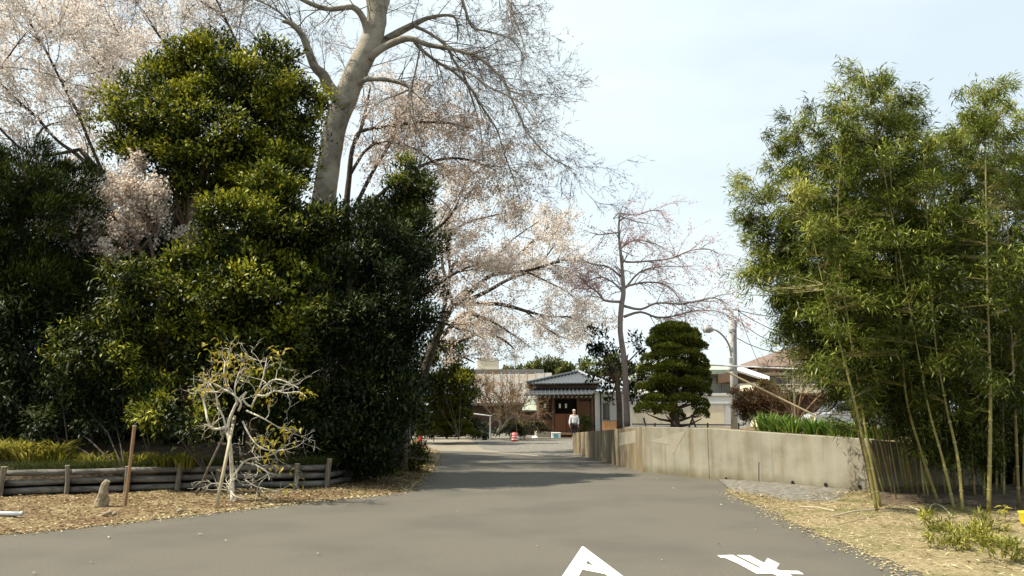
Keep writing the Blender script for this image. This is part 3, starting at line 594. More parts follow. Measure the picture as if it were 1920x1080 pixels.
def shrub(name, label, blobs, D, nclump, nleaf, L0, Wr, m, base, group=None, **kw):
    p = G(*base, .35); p.y = D; r = root(name, p, label, 'shrub', group); mb = MB()
    for b_ in blobs:
        c = Vector(b_[0])
        if name == 'bamboo_shoots': mb.tube([(c.x + .12, c.y, .1), (c.x + .05, c.y, c.z * .6), c], [.011, .009, .004], 5); continue
        mb.tube([p, p.lerp(c, .5) + Vector((random.gauss(0, .1), 0, .1)), c], [.018, .013, .006], 5)
    mb.build('stems', M['bark_dark'], r)['kind'] = 'stuff'
    crown('foliage', blobs, nclump, nleaf, L0, Wr, m, r, **kw); return r
UG = 'evergreen shrubs on the dark bank behind the log edging'
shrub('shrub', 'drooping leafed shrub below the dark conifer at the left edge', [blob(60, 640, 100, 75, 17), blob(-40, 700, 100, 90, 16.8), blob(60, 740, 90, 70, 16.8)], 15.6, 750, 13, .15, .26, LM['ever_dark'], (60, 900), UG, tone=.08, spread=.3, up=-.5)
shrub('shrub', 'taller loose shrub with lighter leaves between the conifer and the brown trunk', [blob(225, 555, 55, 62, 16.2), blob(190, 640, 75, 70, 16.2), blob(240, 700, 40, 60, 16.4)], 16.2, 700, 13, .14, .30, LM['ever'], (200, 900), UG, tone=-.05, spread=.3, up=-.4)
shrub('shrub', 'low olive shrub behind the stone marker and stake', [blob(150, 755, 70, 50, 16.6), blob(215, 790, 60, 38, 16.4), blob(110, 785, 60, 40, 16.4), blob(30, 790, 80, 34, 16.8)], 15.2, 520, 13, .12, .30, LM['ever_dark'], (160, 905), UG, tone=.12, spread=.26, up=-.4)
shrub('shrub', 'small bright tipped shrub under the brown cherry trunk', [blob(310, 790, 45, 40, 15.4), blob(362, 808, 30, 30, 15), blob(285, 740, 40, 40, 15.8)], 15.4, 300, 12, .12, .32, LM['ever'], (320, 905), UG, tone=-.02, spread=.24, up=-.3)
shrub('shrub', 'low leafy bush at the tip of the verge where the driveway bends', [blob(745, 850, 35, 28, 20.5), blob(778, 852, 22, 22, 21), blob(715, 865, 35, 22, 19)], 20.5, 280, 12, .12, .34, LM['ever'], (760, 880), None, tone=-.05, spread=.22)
# the wood behind, read as one dark mass
WD = [blob(-700, 500, 300, 260, 20), blob(-1050, 520, 350, 300, 22), blob(-480, 600, 240, 220, 21), blob(100, 560, 260, 190, 27), blob(60, 770, 300, 70, 20), blob(330, 790, 200, 60, 20), blob(-300, 760, 260, 110, 19), blob(420, 560, 300, 190, 27), blob(640, 620, 110, 160, 27), blob(60, 760, 400, 80, 25), blob(430, 780, 260, 90, 25), blob(-250, 520, 260, 220, 26)]  # leftmost blobs lie out of view, added so the wood shades the bank
ro = crown('wood', WD, 13000, 12, .30, .42, LM['ever_dark'], None, spread=.5, tone=-.25, jitter=.05); tag(ro, 'dark mass of evergreen wood filling the gaps behind the trees on the bank', 'woodland', kind='stuff')  # leaf tone lowered: shade of the gaps is put into its colour

# ------------------------------------------------------------------ big bare tree
DZ = 24.0
rz = root('bare_tree', W(600, 830, DZ), 'huge bare tree with a thick pale leaning trunk and a spreading net of twigs', 'tree')
limbs = [([(592, 860, 36), (598, 700, 34), (600, 520, 32), (605, 400, 30), (615, 320, 28), (628, 240, 28), (645, 190, 30), (668, 135, 29), (690, 90, 27), (702, 55, 27), (706, 20, 25), (690, -60, 20), (668, -160, 17), (640, -280, 12), (600, -380, 6)], 0, 16),
 ([(706, 30, 24), (728, -40, 19), (760, -120, 16), (800, -220, 12), (830, -320, 6)], .5, 16),
 ([(690, 70, 10), (680, 33, 11), (663, 14, 10), (643, 15, 9), (617, 17, 8), (591, 10, 8), (561, -4, 7), (520, -30, 5), (470, -40, 3)], -.6, 12),
 ([(650, 200, 22), (618, 165, 20), (606, 141, 17), (590, 125, 14), (578, 95, 12), (566, 65, 10), (546, 44, 9), (530, 40, 5)], -.8, 10),
 ([(690, 95, 15), (713, 80, 12), (747, 61, 12), (776, 46, 10), (799, 35, 7), (828, 29, 5), (850, 31, 4), (858, 48, 3), (858, 75, 2)], .4, 10),
 ([(690, 110, 15), (717, 90, 12), (754, 74, 11), (776, 74, 9), (802, 84, 8), (835, 90, 7), (869, 98, 6), (902, 111, 5), (943, 150, 4), (958, 183, 3.5), (980, 230, 3), (991, 252, 2.6), (1028, 292, 2), (1076, 318, 1.4)], -.4, 10),
 ([(776, 74, 7), (787, 90, 6), (821, 117, 5), (847, 132, 4.5), (880, 163, 4), (906, 204, 3.4), (932, 244, 2.8), (947, 292, 2), (972, 359, 1.2)], .3, 8),
 ([(776, 48, 6), (806, 63, 5), (835, 85, 4.5), (852, 115, 4), (869, 140, 3.5), (885, 185, 3), (900, 240, 2.4), (905, 300, 1.5)], .9, 8),
 ([(847, 130, 4), (880, 137, 3.5), (917, 163, 3), (955, 181, 2.6), (985, 200, 2), (1010, 240, 1.4)], -.8, 7),
 ([(664, 160, 10), (687, 149, 9), (720, 149, 7), (754, 156, 7), (769, 167, 5), (765, 178, 2)], -.4, 8),
 ([(769, 167, 3), (745, 178, 2.6), (722, 186, 2), (700, 200, 1.2)], -.4, 5),
 ([(787, 92, 3), (780, 130, 3), (772, 170, 2.6), (776, 220, 2), (790, 260, 1.2)], -.1, 5),
 ([(728, -40, 9), (790, -60, 8), (850, -40, 6), (870, 10, 5), (885, 50, 4), (920, 60, 3), (960, 75, 2), (985, 110, 1.3)], .8, 8),
 ([(760, -120, 9), (840, -140, 8), (920, -80, 6), (950, 0, 4), (975, 60, 2), (990, 120, 1)], -1.2, 8),
 ([(690, -60, 10), (620, -110, 9), (540, -100, 7), (460, -50, 5), (400, 0, 3), (350, 30, 1.5)], 1.5, 8),
 ([(668, -160, 9), (560, -220, 8), (440, -180, 6), (330, -100, 4), (270, -30, 2)], -1.5, 8),
 ([(578, 95, 4), (540, 110, 4), (500, 95, 3), (470, 60, 2), (440, 50, 1.2)], -.5, 6),
 ([(546, 44, 4), (520, 20, 3), (480, 0, 2), (430, -10, 1.2)], -.6, 6)]
segs = []; tips = []; tb = MB()
cfz = dict(step=[.35, .28, .2, .16], wander=.13, sag=[-.035, -.045, -.03, -.01], kids=[5, 4, 3], ratio=.48, spread=.5, rmin=.006)
for k, (pl, dd, ns) in enumerate(limbs):
    P, R = limb_pts(pl, DZ + (dd * .3 if k > 1 else 0), DZ + dd * 2.2, rs=.78 if k < 2 else .62); Q, S = smooth_line(P, R, 4)
    if k == 0:
        for i in range(len(S)): S[i] *= 1 + .07 * nz3(i * .9, 0, 0)
        tb.tube(Q, S, 14)
    else: tb.tube(Q, S, ns if ns > 7 else 6)
    nn = int(1.5 * [26, 12, 10, 10, 9, 30, 22, 16, 12, 6, 4, 6, 22, 22, 16, 16, 9, 9][k])
    spawn(Q, S, cfz, segs, tips, nn, (1.55 if k < 12 else 1.15) if k > 1 else 2.4, t0=.45 if k == 0 else .2, updir=(.1 if k in (5, 6, 7, 8, 12, 13) else 0, 0, -.05), rscale=.4, rmax=.022)
tb.build('trunk', M['bark_grey'], rz, smooth=True)
tag(prisms('twigs', segs, M['twig_grey'], rz, 3), kind='stuff')

# ------------------------------------------------------------------ cherries
def cherry(label, limbs, D, dd, nsp, length, m, size, per, bark, cfgk, keep=None, group='cherry trees in blossom', name='cherry_tree', updir=(0, 0, .05), twig='bark_dark', grp=True, rs=.75, vmax=None):
    P0, R0 = limb_pts(limbs[0], D, D); r = root(name, P0[0], label, 'tree', group if grp else None); tb = MB(); segs = []; tips = []
    for k, pl in enumerate(limbs):
        P, R = limb_pts(pl, D, D + (0 if k == 0 else random.uniform(-dd, dd)), rs=rs); Q, S = smooth_line(P, R, 3); tb.tube(Q, S, 8)
        spawn(Q, S, cfgk, segs, tips, nsp[k] if isinstance(nsp, list) else nsp, length, t0=.25 if k else .55, updir=updir, rscale=.5, rmax=.02)
    def vof(p): q = (p[2] - CAMH, p[1]); return 540 - FPX * (q[0] * ct - q[1] * st) / (q[1] * ct + q[0] * st)
    if vmax: segs = [g for g in segs if vof(g[1]) < vmax]; tips = [g for g in tips if vof(g) < vmax - 4]
    tb.build('trunk', M[bark], r, smooth=True); tag(prisms('twigs', segs, M[twig], r, 3), kind='stuff')
    T = np.array(tips)
    if keep is not None: T = T[keep(T)]
    P = np.repeat(T[:, :3], per, 0); n = len(P); P = P + RNG.normal(0, size * 1.1, (n, 3)); Dn = rsphere(n)
    sz = size * RNG.uniform(.6, 1.3, n); cl = np.repeat(RNG.normal(.55, .2, len(T)), per)
    leaves('blossom', P, Dn, rsphere(n), sz, sz * .9, m, r, cl + RNG.normal(0, .15, n), wide=.5)
    print(label[:30], len(segs), n); return r
cfc = dict(step=[.3, .22, .16], wander=.14, sag=[.0, -.01, -.01], kids=[6, 4], ratio=.5, spread=.5, rmin=.006)
CL = [[(300, 860, 12), (300, 700, 12), (306, 620, 11), (290, 520, 10), (250, 420, 9), (200, 340, 7), (150, 280, 6)],
 [(200, 340, 5), (144, 290, 5), (107, 263, 4), (67, 218, 4), (37, 192, 3), (0, 155, 2), (-50, 110, 2)], [(260, 430, 6), (270, 300, 5), (233, 163, 4), (196, 130, 3.5), (163, 89, 3), (140, 30, 2)],
 [(200, 340, 5), (165, 260, 4), (144, 207, 4), (118, 159, 3.5), (85, 93, 3), (55, 40, 2)], [(290, 520, 7), (360, 300, 6), (340, 180, 5), (337, 100, 4), (303, 74, 3), (270, 20, 2)],
 [(250, 420, 5), (120, 360, 5), (20, 300, 4), (-60, 240, 3), (-150, 180, 2)], [(150, 280, 5), (60, 290, 4), (-10, 230, 3), (-60, 170, 2)], [(290, 500, 6), (420, 300, 5), (450, 120, 4), (420, 30, 3), (390, -30, 2)],
 [(290, 520, 5), (240, 450, 4), (215, 400, 3), (200, 360, 2)], [(280, 500, 5), (240, 480, 4), (210, 440, 3), (195, 400, 2)], [(360, 250, 4), (300, 160, 4), (250, 100, 3), (210, 40, 2), (190, 0, 1)], [(-60, 240, 3), (-20, 160, 3), (20, 100, 2), (50, 60, 1)], [(60, 290, 3), (80, 240, 3), (140, 220, 2), (180, 180, 1)]]
cherry('old cherry tree in pale blossom spreading over the left side behind the conifer', CL, 23.5, 2.5, [4, 16, 16, 16, 16, 16, 14, 16, 9, 9, 14, 12, 12], 1.9, LM['petal'], .068, 6, 'bark_dark', cfc)
CS = [[(296, 860, 12), (302, 720, 12), (308, 610, 11), (296, 530, 8), (262, 470, 6), (235, 430, 4), (205, 400, 2)], [(296, 530, 5), (280, 440, 4), (270, 380, 3), (240, 340, 1.5)], [(262, 470, 4), (225, 460, 3), (195, 430, 1.5)], [(300, 540, 4), (330, 470, 3), (310, 420, 2), (330, 380, 1)], [(262, 470, 4), (290, 420, 3), (225, 350, 1)]]
cherry('smaller cherry with a brown trunk and dense pale blossom showing between the evergreens', CS, 18.4, .5, [4, 10, 11, 3, 9], .6, LM['petal_brown'], .065, 5, 'bark_brown', cfc, name='cherry_tree')
CM = [[(690, 860, 10), (680, 620, 10), (650, 430, 9), (655, 330, 7), (661, 278, 6), (676, 244, 5), (687, 200, 4), (695, 160, 2)],
 [(664, 270, 5), (676, 246, 5), (732, 237, 4), (776, 230, 4), (836, 230, 3), (880, 240, 2)], [(660, 400, 6), (700, 320, 5), (730, 270, 4), (745, 220, 2)], [(660, 420, 6), (740, 340, 5), (820, 300, 4), (880, 300, 3), (930, 320, 2)], [(670, 560, 6), (760, 470, 5), (830, 420, 4), (860, 380, 2)],
 [(680, 600, 7), (780, 560, 6), (840, 520, 4), (880, 500, 2)], [(655, 330, 5), (700, 270, 4), (780, 280, 3), (840, 330, 2)], [(680, 600, 6), (790, 600, 5), (845, 610, 3), (870, 625, 1)]]
cherry('cherry tree in dull pinkish brown blossom just right of the big bare trunk', CM, 26.5, 2.0, [6, 16, 16, 18, 14, 14, 14, 9], 1.5, LM['petal_brown'], .068, 4, 'bark_dark', cfc, vmax=690, twig='twig_tan')
CR = [[(760, 830, 12), (790, 720, 12), (815, 640, 10), (850, 570, 8), (880, 540, 6)],
 [(850, 575, 7), (896, 536, 6), (924, 515, 5), (985, 508, 4), (1030, 496, 3), (1055, 488, 1.5)], [(860, 570, 6), (914, 546, 5), (951, 525, 4), (999, 506, 3), (1025, 480, 2), (1045, 450, 1)],
 [(830, 600, 6), (845, 508, 5), (866, 491, 4), (917, 491, 3), (960, 450, 2), (1010, 415, 1)], [(850, 570, 6), (934, 570, 5), (985, 583, 4), (1020, 592, 3), (1054, 594, 2), (1090, 590, 1)],
 [(820, 640, 7), (870, 590, 6), (900, 593, 5), (935, 610, 3), (980, 640, 1.5)], [(815, 640, 5), (860, 640, 5), (900, 625, 4), (940, 635, 3), (965, 655, 1.5)], [(845, 508, 4), (840, 450, 4), (870, 420, 3), (920, 405, 2), (945, 400, 1)],
 [(850, 570, 4), (830, 500, 4), (830, 440, 3), (850, 400, 2)], [(934, 515, 3), (990, 460, 3), (1015, 440, 2), (1030, 425, 1)], [(985, 583, 3), (1030, 620, 2), (1060, 635, 1)], [(815, 640, 4), (840, 660, 4), (870, 670, 3), (890, 680, 1)], [(985, 508, 3), (1030, 530, 2), (1060, 545, 1), (1080, 560, .8)]]
cfr = dict(cfc); cfr['sag'] = [-.01, -.02, -.02]
cherry('cherry tree in pale blossom arching over the driveway toward the shrine', CR, 31, 2.2, [4, 15, 15, 13, 13, 11, 7, 14, 11, 10, 7, 3, 8], 1.15, LM['petal'], .07, 4, 'bark_dark', cfr, vmax=678)

# weeping cherry on the raised lot
DW = 25.0
WL = [[(1176, 800, 11), (1174, 740, 10), (1170, 672, 10), (1163, 621, 9), (1165, 576, 9), (1169, 549, 8), (1167, 508, 6), (1163, 467, 5), (1160, 430, 4), (1163, 398, 2.5)],
 [(1163, 400, 2.5), (1194, 403, 2), (1218, 395, 2), (1239, 395, 1)], [(1160, 400, 2), (1150, 410, 1.5), (1166, 404, 1)], [(1163, 405, 2), (1190, 415, 2), (1220, 420, 1)], [(1160, 436, 3), (1140, 438, 2.5), (1122, 440, 2), (1105, 435, 1)],
 [(1167, 480, 4), (1174, 491, 4), (1222, 489, 3), (1259, 484, 3), (1294, 470, 2), (1328, 467, 2), (1350, 478, 1)], [(1169, 540, 5), (1181, 535, 4), (1215, 529, 3), (1249, 535, 2.5), (1273, 559, 1.5), (1280, 580, 1)],
 [(1168, 573, 5), (1201, 580, 4), (1232, 568, 3.5), (1277, 570, 3), (1314, 563, 2.5), (1342, 559, 2), (1369, 573, 1)], [(1170, 594, 5), (1201, 585, 4), (1232, 595, 3.5), (1266, 592, 3), (1300, 583, 2.5), (1342, 583, 1.5), (1365, 592, 1)],
 [(1162, 566, 5), (1133, 563, 4), (1122, 549, 3), (1102, 535, 2.5), (1081, 515, 1.5)], [(1163, 467, 3), (1190, 450, 2.5), (1230, 458, 2), (1250, 470, 1)], [(1165, 520, 4), (1140, 500, 3), (1110, 495, 2), (1090, 485, 1)], [(1173, 540, 4), (1200, 510, 3), (1240, 500, 2), (1290, 500, 1)], [(1169, 549, 4), (1150, 530, 3), (1120, 520, 2), (1070, 545, 1)]]
cfw = dict(step=[.14, .12, .1], wander=.16, sag=[-.06, -.09, -.1], kids=[3, 1], ratio=.6, spread=.42, rmin=.005)
zp = [(1185, 462, 26, 14), (1150, 520, 22, 12), (1112, 535, 22, 12), (1195, 555, 26, 16), (1150, 612, 24, 16), (1145, 590, 20, 14)]
def keepw(T):
    k = RNG.random(len(T)) < .42
    for (u, v, ru, rv) in zp:
        c = np.array(W(u, v, DW)); s = DW / FPX
        k |= (((T[:, 0] - c[0]) / (ru * s)) ** 2 + ((T[:, 2] - c[2]) / (rv * s)) ** 2) < 1.4
    return k
cherry('nearly bare weeping tree with arching limbs and few pink blossoms beside the clipped pine', WL, DW, .9, [26, 9, 5, 9, 9, 26, 20, 28, 28, 19, 13, 13, 14, 14], .85, LM['petal_pink'], .05, 3, 'twig_pinkgrey', cfw, keep=keepw, name='weeping_tree', updir=(0, 0, -.1), twig='twig_pinkgrey', grp=False, rs=.55)
# evergreen and thin shoots in front of the weeping trunk
etree('small_evergreen', 'thin dark leaved small tree crowded against the weeping tree trunk', 'tree', [blob(1130, 640, 28, 22, 26), blob(1120, 670, 26, 24, 26), blob(1150, 690, 22, 30, 26), blob(1195, 690, 26, 26, 26.2), blob(1205, 650, 20, 18, 26.2), blob(1140, 740, 16, 18, 26), blob(1190, 735, 18, 22, 26), blob(1115, 700, 20, 12, 26)], [(1162, 806, 6), (1160, 740, 5), (1150, 680, 4)], 150, 11, .17, .36, LM['ever_dark'], 26, spread=.26, tone=-.05)

# clipped pines
def niwaki(label, pads, D, scl, trunk, name='clipped_tree', dens=1.0, m='niwaki'):
    P, R = limb_pts(trunk, D, D); r = root(name, P[0], label, 'tree'); Q, S = smooth_line(P, R, 3); MB().tube(Q, S, 9).build('trunk', M['bark_dark'], r, smooth=True)
    mb = MB()
    for (u, v, ru, rv, dz) in pads:
        c = W(u, v + rv * .5, D + dz); a = min(Q, key=lambda q: abs(q.z - c.z + .25) + 0 * q.x); mb.tube([a, a.lerp(c, .55) + Vector((0, 0, -.05)), c], [.045, .03, .015], 5)
    mb.build('branches', M['bark_dark'], r)['kind'] = 'stuff'
    for (u, v, ru, rv, dz) in pads:
        s = D / FPX; c = np.array(W(u, v, D + dz)); rad = np.array([ru * s * 1.04, ru * s * .9, rv * s * 1.14]); ls = D / 23.5; k = int(dens * 1500 * (rad[0] * rad[0] + 2 * rad[0] * rad[2]) * 4)
        d = rsphere(k); d[:, 2] = np.where(d[:, 2] < -.3, -d[:, 2] * .5, d[:, 2]); d = unit(d); ph = RNG.uniform(0, 6, 2)
        lum = 1 + .07 * np.sin(d[:, 0] * 9 + ph[0]) + .06 * np.sin(d[:, 1] * 8 + ph[1]) + .05 * np.sin(d[:, 2] * 9)
        pos = c + d * rad * (lum * (1 - np.abs(RNG.normal(0, .10, k))))[:, None]
        Dr = unit(d / rad) + rsphere(k) * .6; Dr[:, 2] += .35; Nr = rsphere(k) * .6 + unit(d / rad)
        leaves('foliage_pad', pos, Dr, Nr, .075 * ls * RNG.uniform(.7, 1.3, k), .030 * ls, LM[m], r, RNG.normal(.5, .2, k) + .18 * (d[:, 2] > .3))  # pad tops get a paler tone, top light put into the leaf colour
    return r
def cv(l, ox, oy, s): return [(ox + a[0] * s, oy + a[1] * s, a[2] * s, a[3] * s, a[4] if len(a) > 4 else random.uniform(-.25, .25)) for a in l]
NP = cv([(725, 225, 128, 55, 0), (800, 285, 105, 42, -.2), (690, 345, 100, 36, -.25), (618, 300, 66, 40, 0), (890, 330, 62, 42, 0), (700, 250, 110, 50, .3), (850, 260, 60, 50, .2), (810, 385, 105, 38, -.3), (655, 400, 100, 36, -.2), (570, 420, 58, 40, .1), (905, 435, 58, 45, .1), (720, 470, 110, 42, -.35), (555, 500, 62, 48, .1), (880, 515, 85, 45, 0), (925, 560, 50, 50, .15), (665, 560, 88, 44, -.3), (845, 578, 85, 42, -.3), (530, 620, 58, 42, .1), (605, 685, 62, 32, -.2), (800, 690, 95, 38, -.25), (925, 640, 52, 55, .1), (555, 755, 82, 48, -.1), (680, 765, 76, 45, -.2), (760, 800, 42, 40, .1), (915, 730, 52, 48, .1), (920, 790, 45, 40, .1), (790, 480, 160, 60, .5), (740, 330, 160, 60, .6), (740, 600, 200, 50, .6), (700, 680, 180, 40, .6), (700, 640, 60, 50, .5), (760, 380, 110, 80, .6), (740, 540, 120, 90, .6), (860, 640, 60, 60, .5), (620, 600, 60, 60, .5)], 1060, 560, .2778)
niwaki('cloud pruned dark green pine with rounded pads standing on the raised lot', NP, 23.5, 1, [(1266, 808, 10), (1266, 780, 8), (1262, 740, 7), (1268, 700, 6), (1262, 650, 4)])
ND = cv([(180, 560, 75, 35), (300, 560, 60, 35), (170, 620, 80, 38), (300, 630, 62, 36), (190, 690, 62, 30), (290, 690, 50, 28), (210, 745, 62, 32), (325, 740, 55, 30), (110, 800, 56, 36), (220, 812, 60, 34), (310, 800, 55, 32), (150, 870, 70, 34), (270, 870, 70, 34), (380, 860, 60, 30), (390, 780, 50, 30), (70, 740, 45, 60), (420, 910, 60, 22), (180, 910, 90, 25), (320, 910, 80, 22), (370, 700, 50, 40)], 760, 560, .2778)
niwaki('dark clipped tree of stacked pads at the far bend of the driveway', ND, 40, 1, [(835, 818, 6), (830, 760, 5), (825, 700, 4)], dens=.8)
shrub('shrub', 'dark rounded hedge mass under the stacked pads at the bend', [blob(835, 790, 60, 30, 41.5), blob(865, 765, 28, 40, 41.5), blob(800, 770, 40, 50, 41.5), blob(850, 730, 40, 35, 42)], 41.5, 900, 12, .2, .4, LM['ever_dark'], (840, 830), None, spread=.3)
shrub('shrub', 'light green leafy shrub above the stacked pads at the bend', [blob(835, 670, 40, 30, 39), blob(855, 705, 40, 28, 39), blob(800, 660, 35, 35, 39), blob(870, 640, 25, 45, 40), blob(800, 720, 40, 50, 39.5), blob(880, 720, 22, 30, 40)], 39, 500, 12, .22, .36, LM['ever'], (840, 830), None, tone=-.06, spread=.35)

# ------------------------------------------------------------------ shrine hut and buildings
def Z(v, D, u=960): return W(u, v, D).z
def X(u, D, v=775): return W(u, v, D).x
def bpx(u0, v0, u1, v1, D, dep, mb=None, y=None):
    mb = mb or MB(); y = D if y is None else y
    return mb.box(X(u0, D), y, Z(v1, D), X(u1, D), y + dep, Z(v0, D))
sh = root('shrine_hut', (X(1060, 51), 51, .03), 'small wooden shrine hut with grey tiled roofs at the end of the driveway', 'shrine')
xl, xr = X(1010, 51), X(1112, 51)
MB().box(xl - .15, 50.7, 0, xr + .1, 55, .35).build('plinth', M['concrete_pale'], sh)
MB().box(xl, 51.3, .35, xr, 54.8, 3.15).build('wall', M['timber'], sh)
for u in (1012, 1037, 1084, 1111): MB().box(X(u, 51) - .07, 51.0, .35, X(u, 51) + .07, 51.16, 3.0).build('column', M['timber_mid'], sh)
bpx(1040, 776, 1061, 809, 51.12, .06).build('door_panel', M['timber_red'], sh); bpx(1062, 776, 1082, 809, 51.12, .06).build('door_panel', M['timber_red'], sh)
bpx(1014, 787, 1035, 806, 51.14, .05).build('side_panel', M['timber_mid'], sh); bpx(1086, 752, 1109, 808, 51.14, .05).build('side_panel', M['timber_mid'], sh)
bpx(1042, 748, 1082, 775, 51.25, .04).build('opening', M['hole'], sh); bpx(1012, 742, 1112, 748, 50.95, .12).build('beam', M['timber'], sh)  # opening is a black sheet standing for the unlit interior
for u in (1022, 1050, 1061.5):
    MB().box(X(u, 50.8) - .06, 50.8, Z(765, 50.8), X(u, 50.8) + .05, 50.82, Z(757, 50.8)).build('paper_streamer', M['paper'], sh)
MB().box(X(1036, 50.6), 49.9, .03, X(1092, 50.6), 50.69, .22).build('step', M['timber_mid'], sh); MB().box(X(1050, 50.2), 49.6, .22, X(1094, 50.2), 50.5, .30).build('step_board', M['timber_orange'], sh)
# lower pent roof: real half round tile columns
def tile_slope(el, er, tl, tr, ncol, par, proud=.05, th=.08):
    """el/er eave corners, tl/tr top corners (may coincide)"""
    MB().slab([el, er, tr, tl] if (tr - tl).length > .01 else [el, er, tl], th).build('roof_deck', M['roof_tile'], par)
    n = (er - el).cross(tl - el).normalized(); n = n if n.z > 0 else -n
    ed = er - el
    updir = (tl + tr) / 2 - (el + er) / 2; updir = updir - ed * (updir.dot(ed) / ed.length_squared)
    H_ = updir.length; u_ = updir / H_
    for i in range(ncol):
        f = (i + .5) / ncol; a = el.lerp(er, f) - u_ * .04 + n * .01
        sL = (tl - el); a_l = sL.dot(ed) / ed.length_squared; a_r = (tr - el).dot(ed) / ed.length_squared
        h = 1.0
        if f < a_l: h = f / a_l
        if f > a_r: h = min(h, (1 - f) / (1 - a_r))
        if h < .05: continue
        e = a + u_ * (H_ * h + .02)
        MB().tube([a, e], proud, 6).build('tile_column', M['roof_tile'], par)
        MB().tube([a - u_ * .03, a + u_ * .005], proud * 1.15, 8).build('eave_tile', M['tile_cap'], par)
el, er = Vector((X(982, 49.3), 49.3, Z(740, 49.3))), Vector((X(1112, 49.3), 49.3, Z(738, 49.3))); tl, tr = Vector((X(1001, 50.6), 50.6, Z(727.5, 50.6))), Vector((X(1120, 50.6), 50.6, Z(727.5, 50.6)))
tile_slope(el, er, tl, tr, 17, sh)
for i in range(15):
    x = el.x + .2 + (er.x - el.x - .3) * i / 14; MB().box(x - .035, 49.42, el.z - .16, x + .035, 51.2, el.z - .09).build('rafter', M['cutwood'], sh)
MB().box(el.x + .3, 50.5, Z(728, 50.6) - .05, er.x + .25, 50.7, Z(719, 50.6)).build('fascia', M['timber'], sh)
el, er = Vector((X(988, 50), 50, Z(719, 50))), Vector((X(1128, 50), 50, Z(717, 50))); ap = Vector((X(1086, 52.6), 52.6, Z(698.5, 52.6)))
tile_slope(el, er, ap, ap + Vector((.02, 0, 0)), 20, sh, proud=.045)
br = Vector((er.x + .1, 57, er.z)); bl = Vector((el.x, 57, el.z)); ap2 = ap + Vector((0, 4.2, 0))
MB().slab([er, br, ap2, ap], .08).build('roof_deck', M['roof_tile'], sh); MB().slab([bl, el, ap, ap2], .08).build('roof_deck', M['roof_tile'], sh)
MB().box(el.x + .3, 50.35, el.z - .28, er.x - .2, 56.5, el.z - .09).build('eave_box', M['timber'], sh)
for a, c in ((el, ap), (er, ap), (ap, ap2)):
    MB().tube([a + Vector((0, 0, .07)), c + Vector((0, 0, .09))], [.085, .085], 8).build('ridge_tile', M['tile_cap'] if c is ap and a is er else M['roof_tile'], sh)
MB().tube([ap + Vector((0, -.05, 0)), ap + Vector((0, -.05, .22))], [.12, .05], 6).build('ridge_end', M['tile_cap'], sh)
# white wing right of the hut
wg = root('white_annex', (X(1140, 52), 52, .03), 'white walled annex with a dark window joined to the right side of the shrine hut', 'house')
MB().box(xr + .06, 52.0, 0, X(1172, 52), 57.5, Z(735, 52)).build('wall', M['grey_wall'], wg)
MB().box(xr + .14, 51.2, 0, xr + .5, 51.99, Z(733, 51.2)).build('porch_wall', M['white_wall'], wg)
MB().tube([(X(1127, 51), 51.1, .1), (X(1127, 51), 51.1, Z(738, 51)), (X(1133, 51), 51.4, Z(733, 51.2)), (X(1140, 51), 51.9, Z(729, 51.2))], .045, 8).build('downpipe', M['frame_dark'], wg)
f = bpx(1131, 756, 1143, 787, 51.97, .06).build('window', M['frame_dark'], wg); bpx(1132.5, 758, 1141.5, 785, 51.95, .02).build('pane', M['glass'], f)
MB().slab([Vector((X(1118, 51), 50.6, Z(727, 50.6))), Vector((X(1176, 51), 50.6, Z(727, 50.6))), Vector((X(1176, 51), 54.5, Z(706, 54.5))), Vector((X(1108, 51), 54.5, Z(706, 54.5)))], .12).build('roof', M['tile_cap'], wg)
for i in range(6):
    x = X(1118 + i * 10, 51); MB().tube([(x, 50.58, Z(727, 50.6) + .02), (x, 54.4, Z(706, 54.5) + .02)], .04, 6).build('tile_column', M['tile_cap'], wg)
of = root('wood_fence', (X(1145, 49), 49, .03), 'low orange wood board fence in front of the white annex', 'fence')
for i in range(6):
    x = X(1129, 49) + i * .19; MB().box(x, 49, .05, x + .175, 49.03, Z(790, 49)).build('board', M['timber_orange'], of)
MB().box(X(1129, 49) - .02, 48.97, Z(789.5, 49), X(1129, 49) + 1.16, 49.06, Z(788, 49)).build('rail', M['timber_mid'], of)
shrub('shrub', 'thin olive shrub standing against the right front of the shrine hut', [blob(1098, 790, 12, 14, 49.8), blob(1102, 803, 12, 10, 49.8)], 49.8, 70, 12, .16, .3, LM['far'], (1098, 824), None, tone=-.2, spread=.2)
# long grey roofed building
lg = root('long_building', (X(950, 66), 66, 0), 'long low building with a weathered grey roof behind the shrine hut', 'house')
za, zb_ = Z(770, 62), Z(699, 72)
MB().slab([Vector((X(870, 62), 62, za + .6)), Vector((X(1035, 62), 62, za + .6)), Vector((X(1035, 72), 72, zb_)), Vector((X(870, 72), 72, zb_))], .2).build('roof', M['roof_old'], lg)
MB().box(X(870, 72), 71.8, zb_ - .05, X(1020, 72), 72.5, zb_ + .3).build('ridge', M['roof_old'], lg); MB().box(X(870, 72), 71.6, zb_ - .28, X(1005, 72), 71.78, zb_ - .06).build('ridge_shadow_board', M['timber'], lg)  # dark board below the ridge stands in for its shadow
MB().box(X(875, 63), 63, 0, X(1030, 63), 71, za + .45).build('wall', M['timber'], lg)
for k in range(10):
    x = X(876 + k * 16, 62); xx = X(876 + k * 16, 72); MB().tube([(x, 62, za + .64), (xx, 72, zb_ + .03)], .05, 5).build('roof_seam', M['roof_old'], lg)
ps = root('shed', (X(995, 55), 55, 0), 'small shed with a pale green roof left of the shrine hut', 'shed')
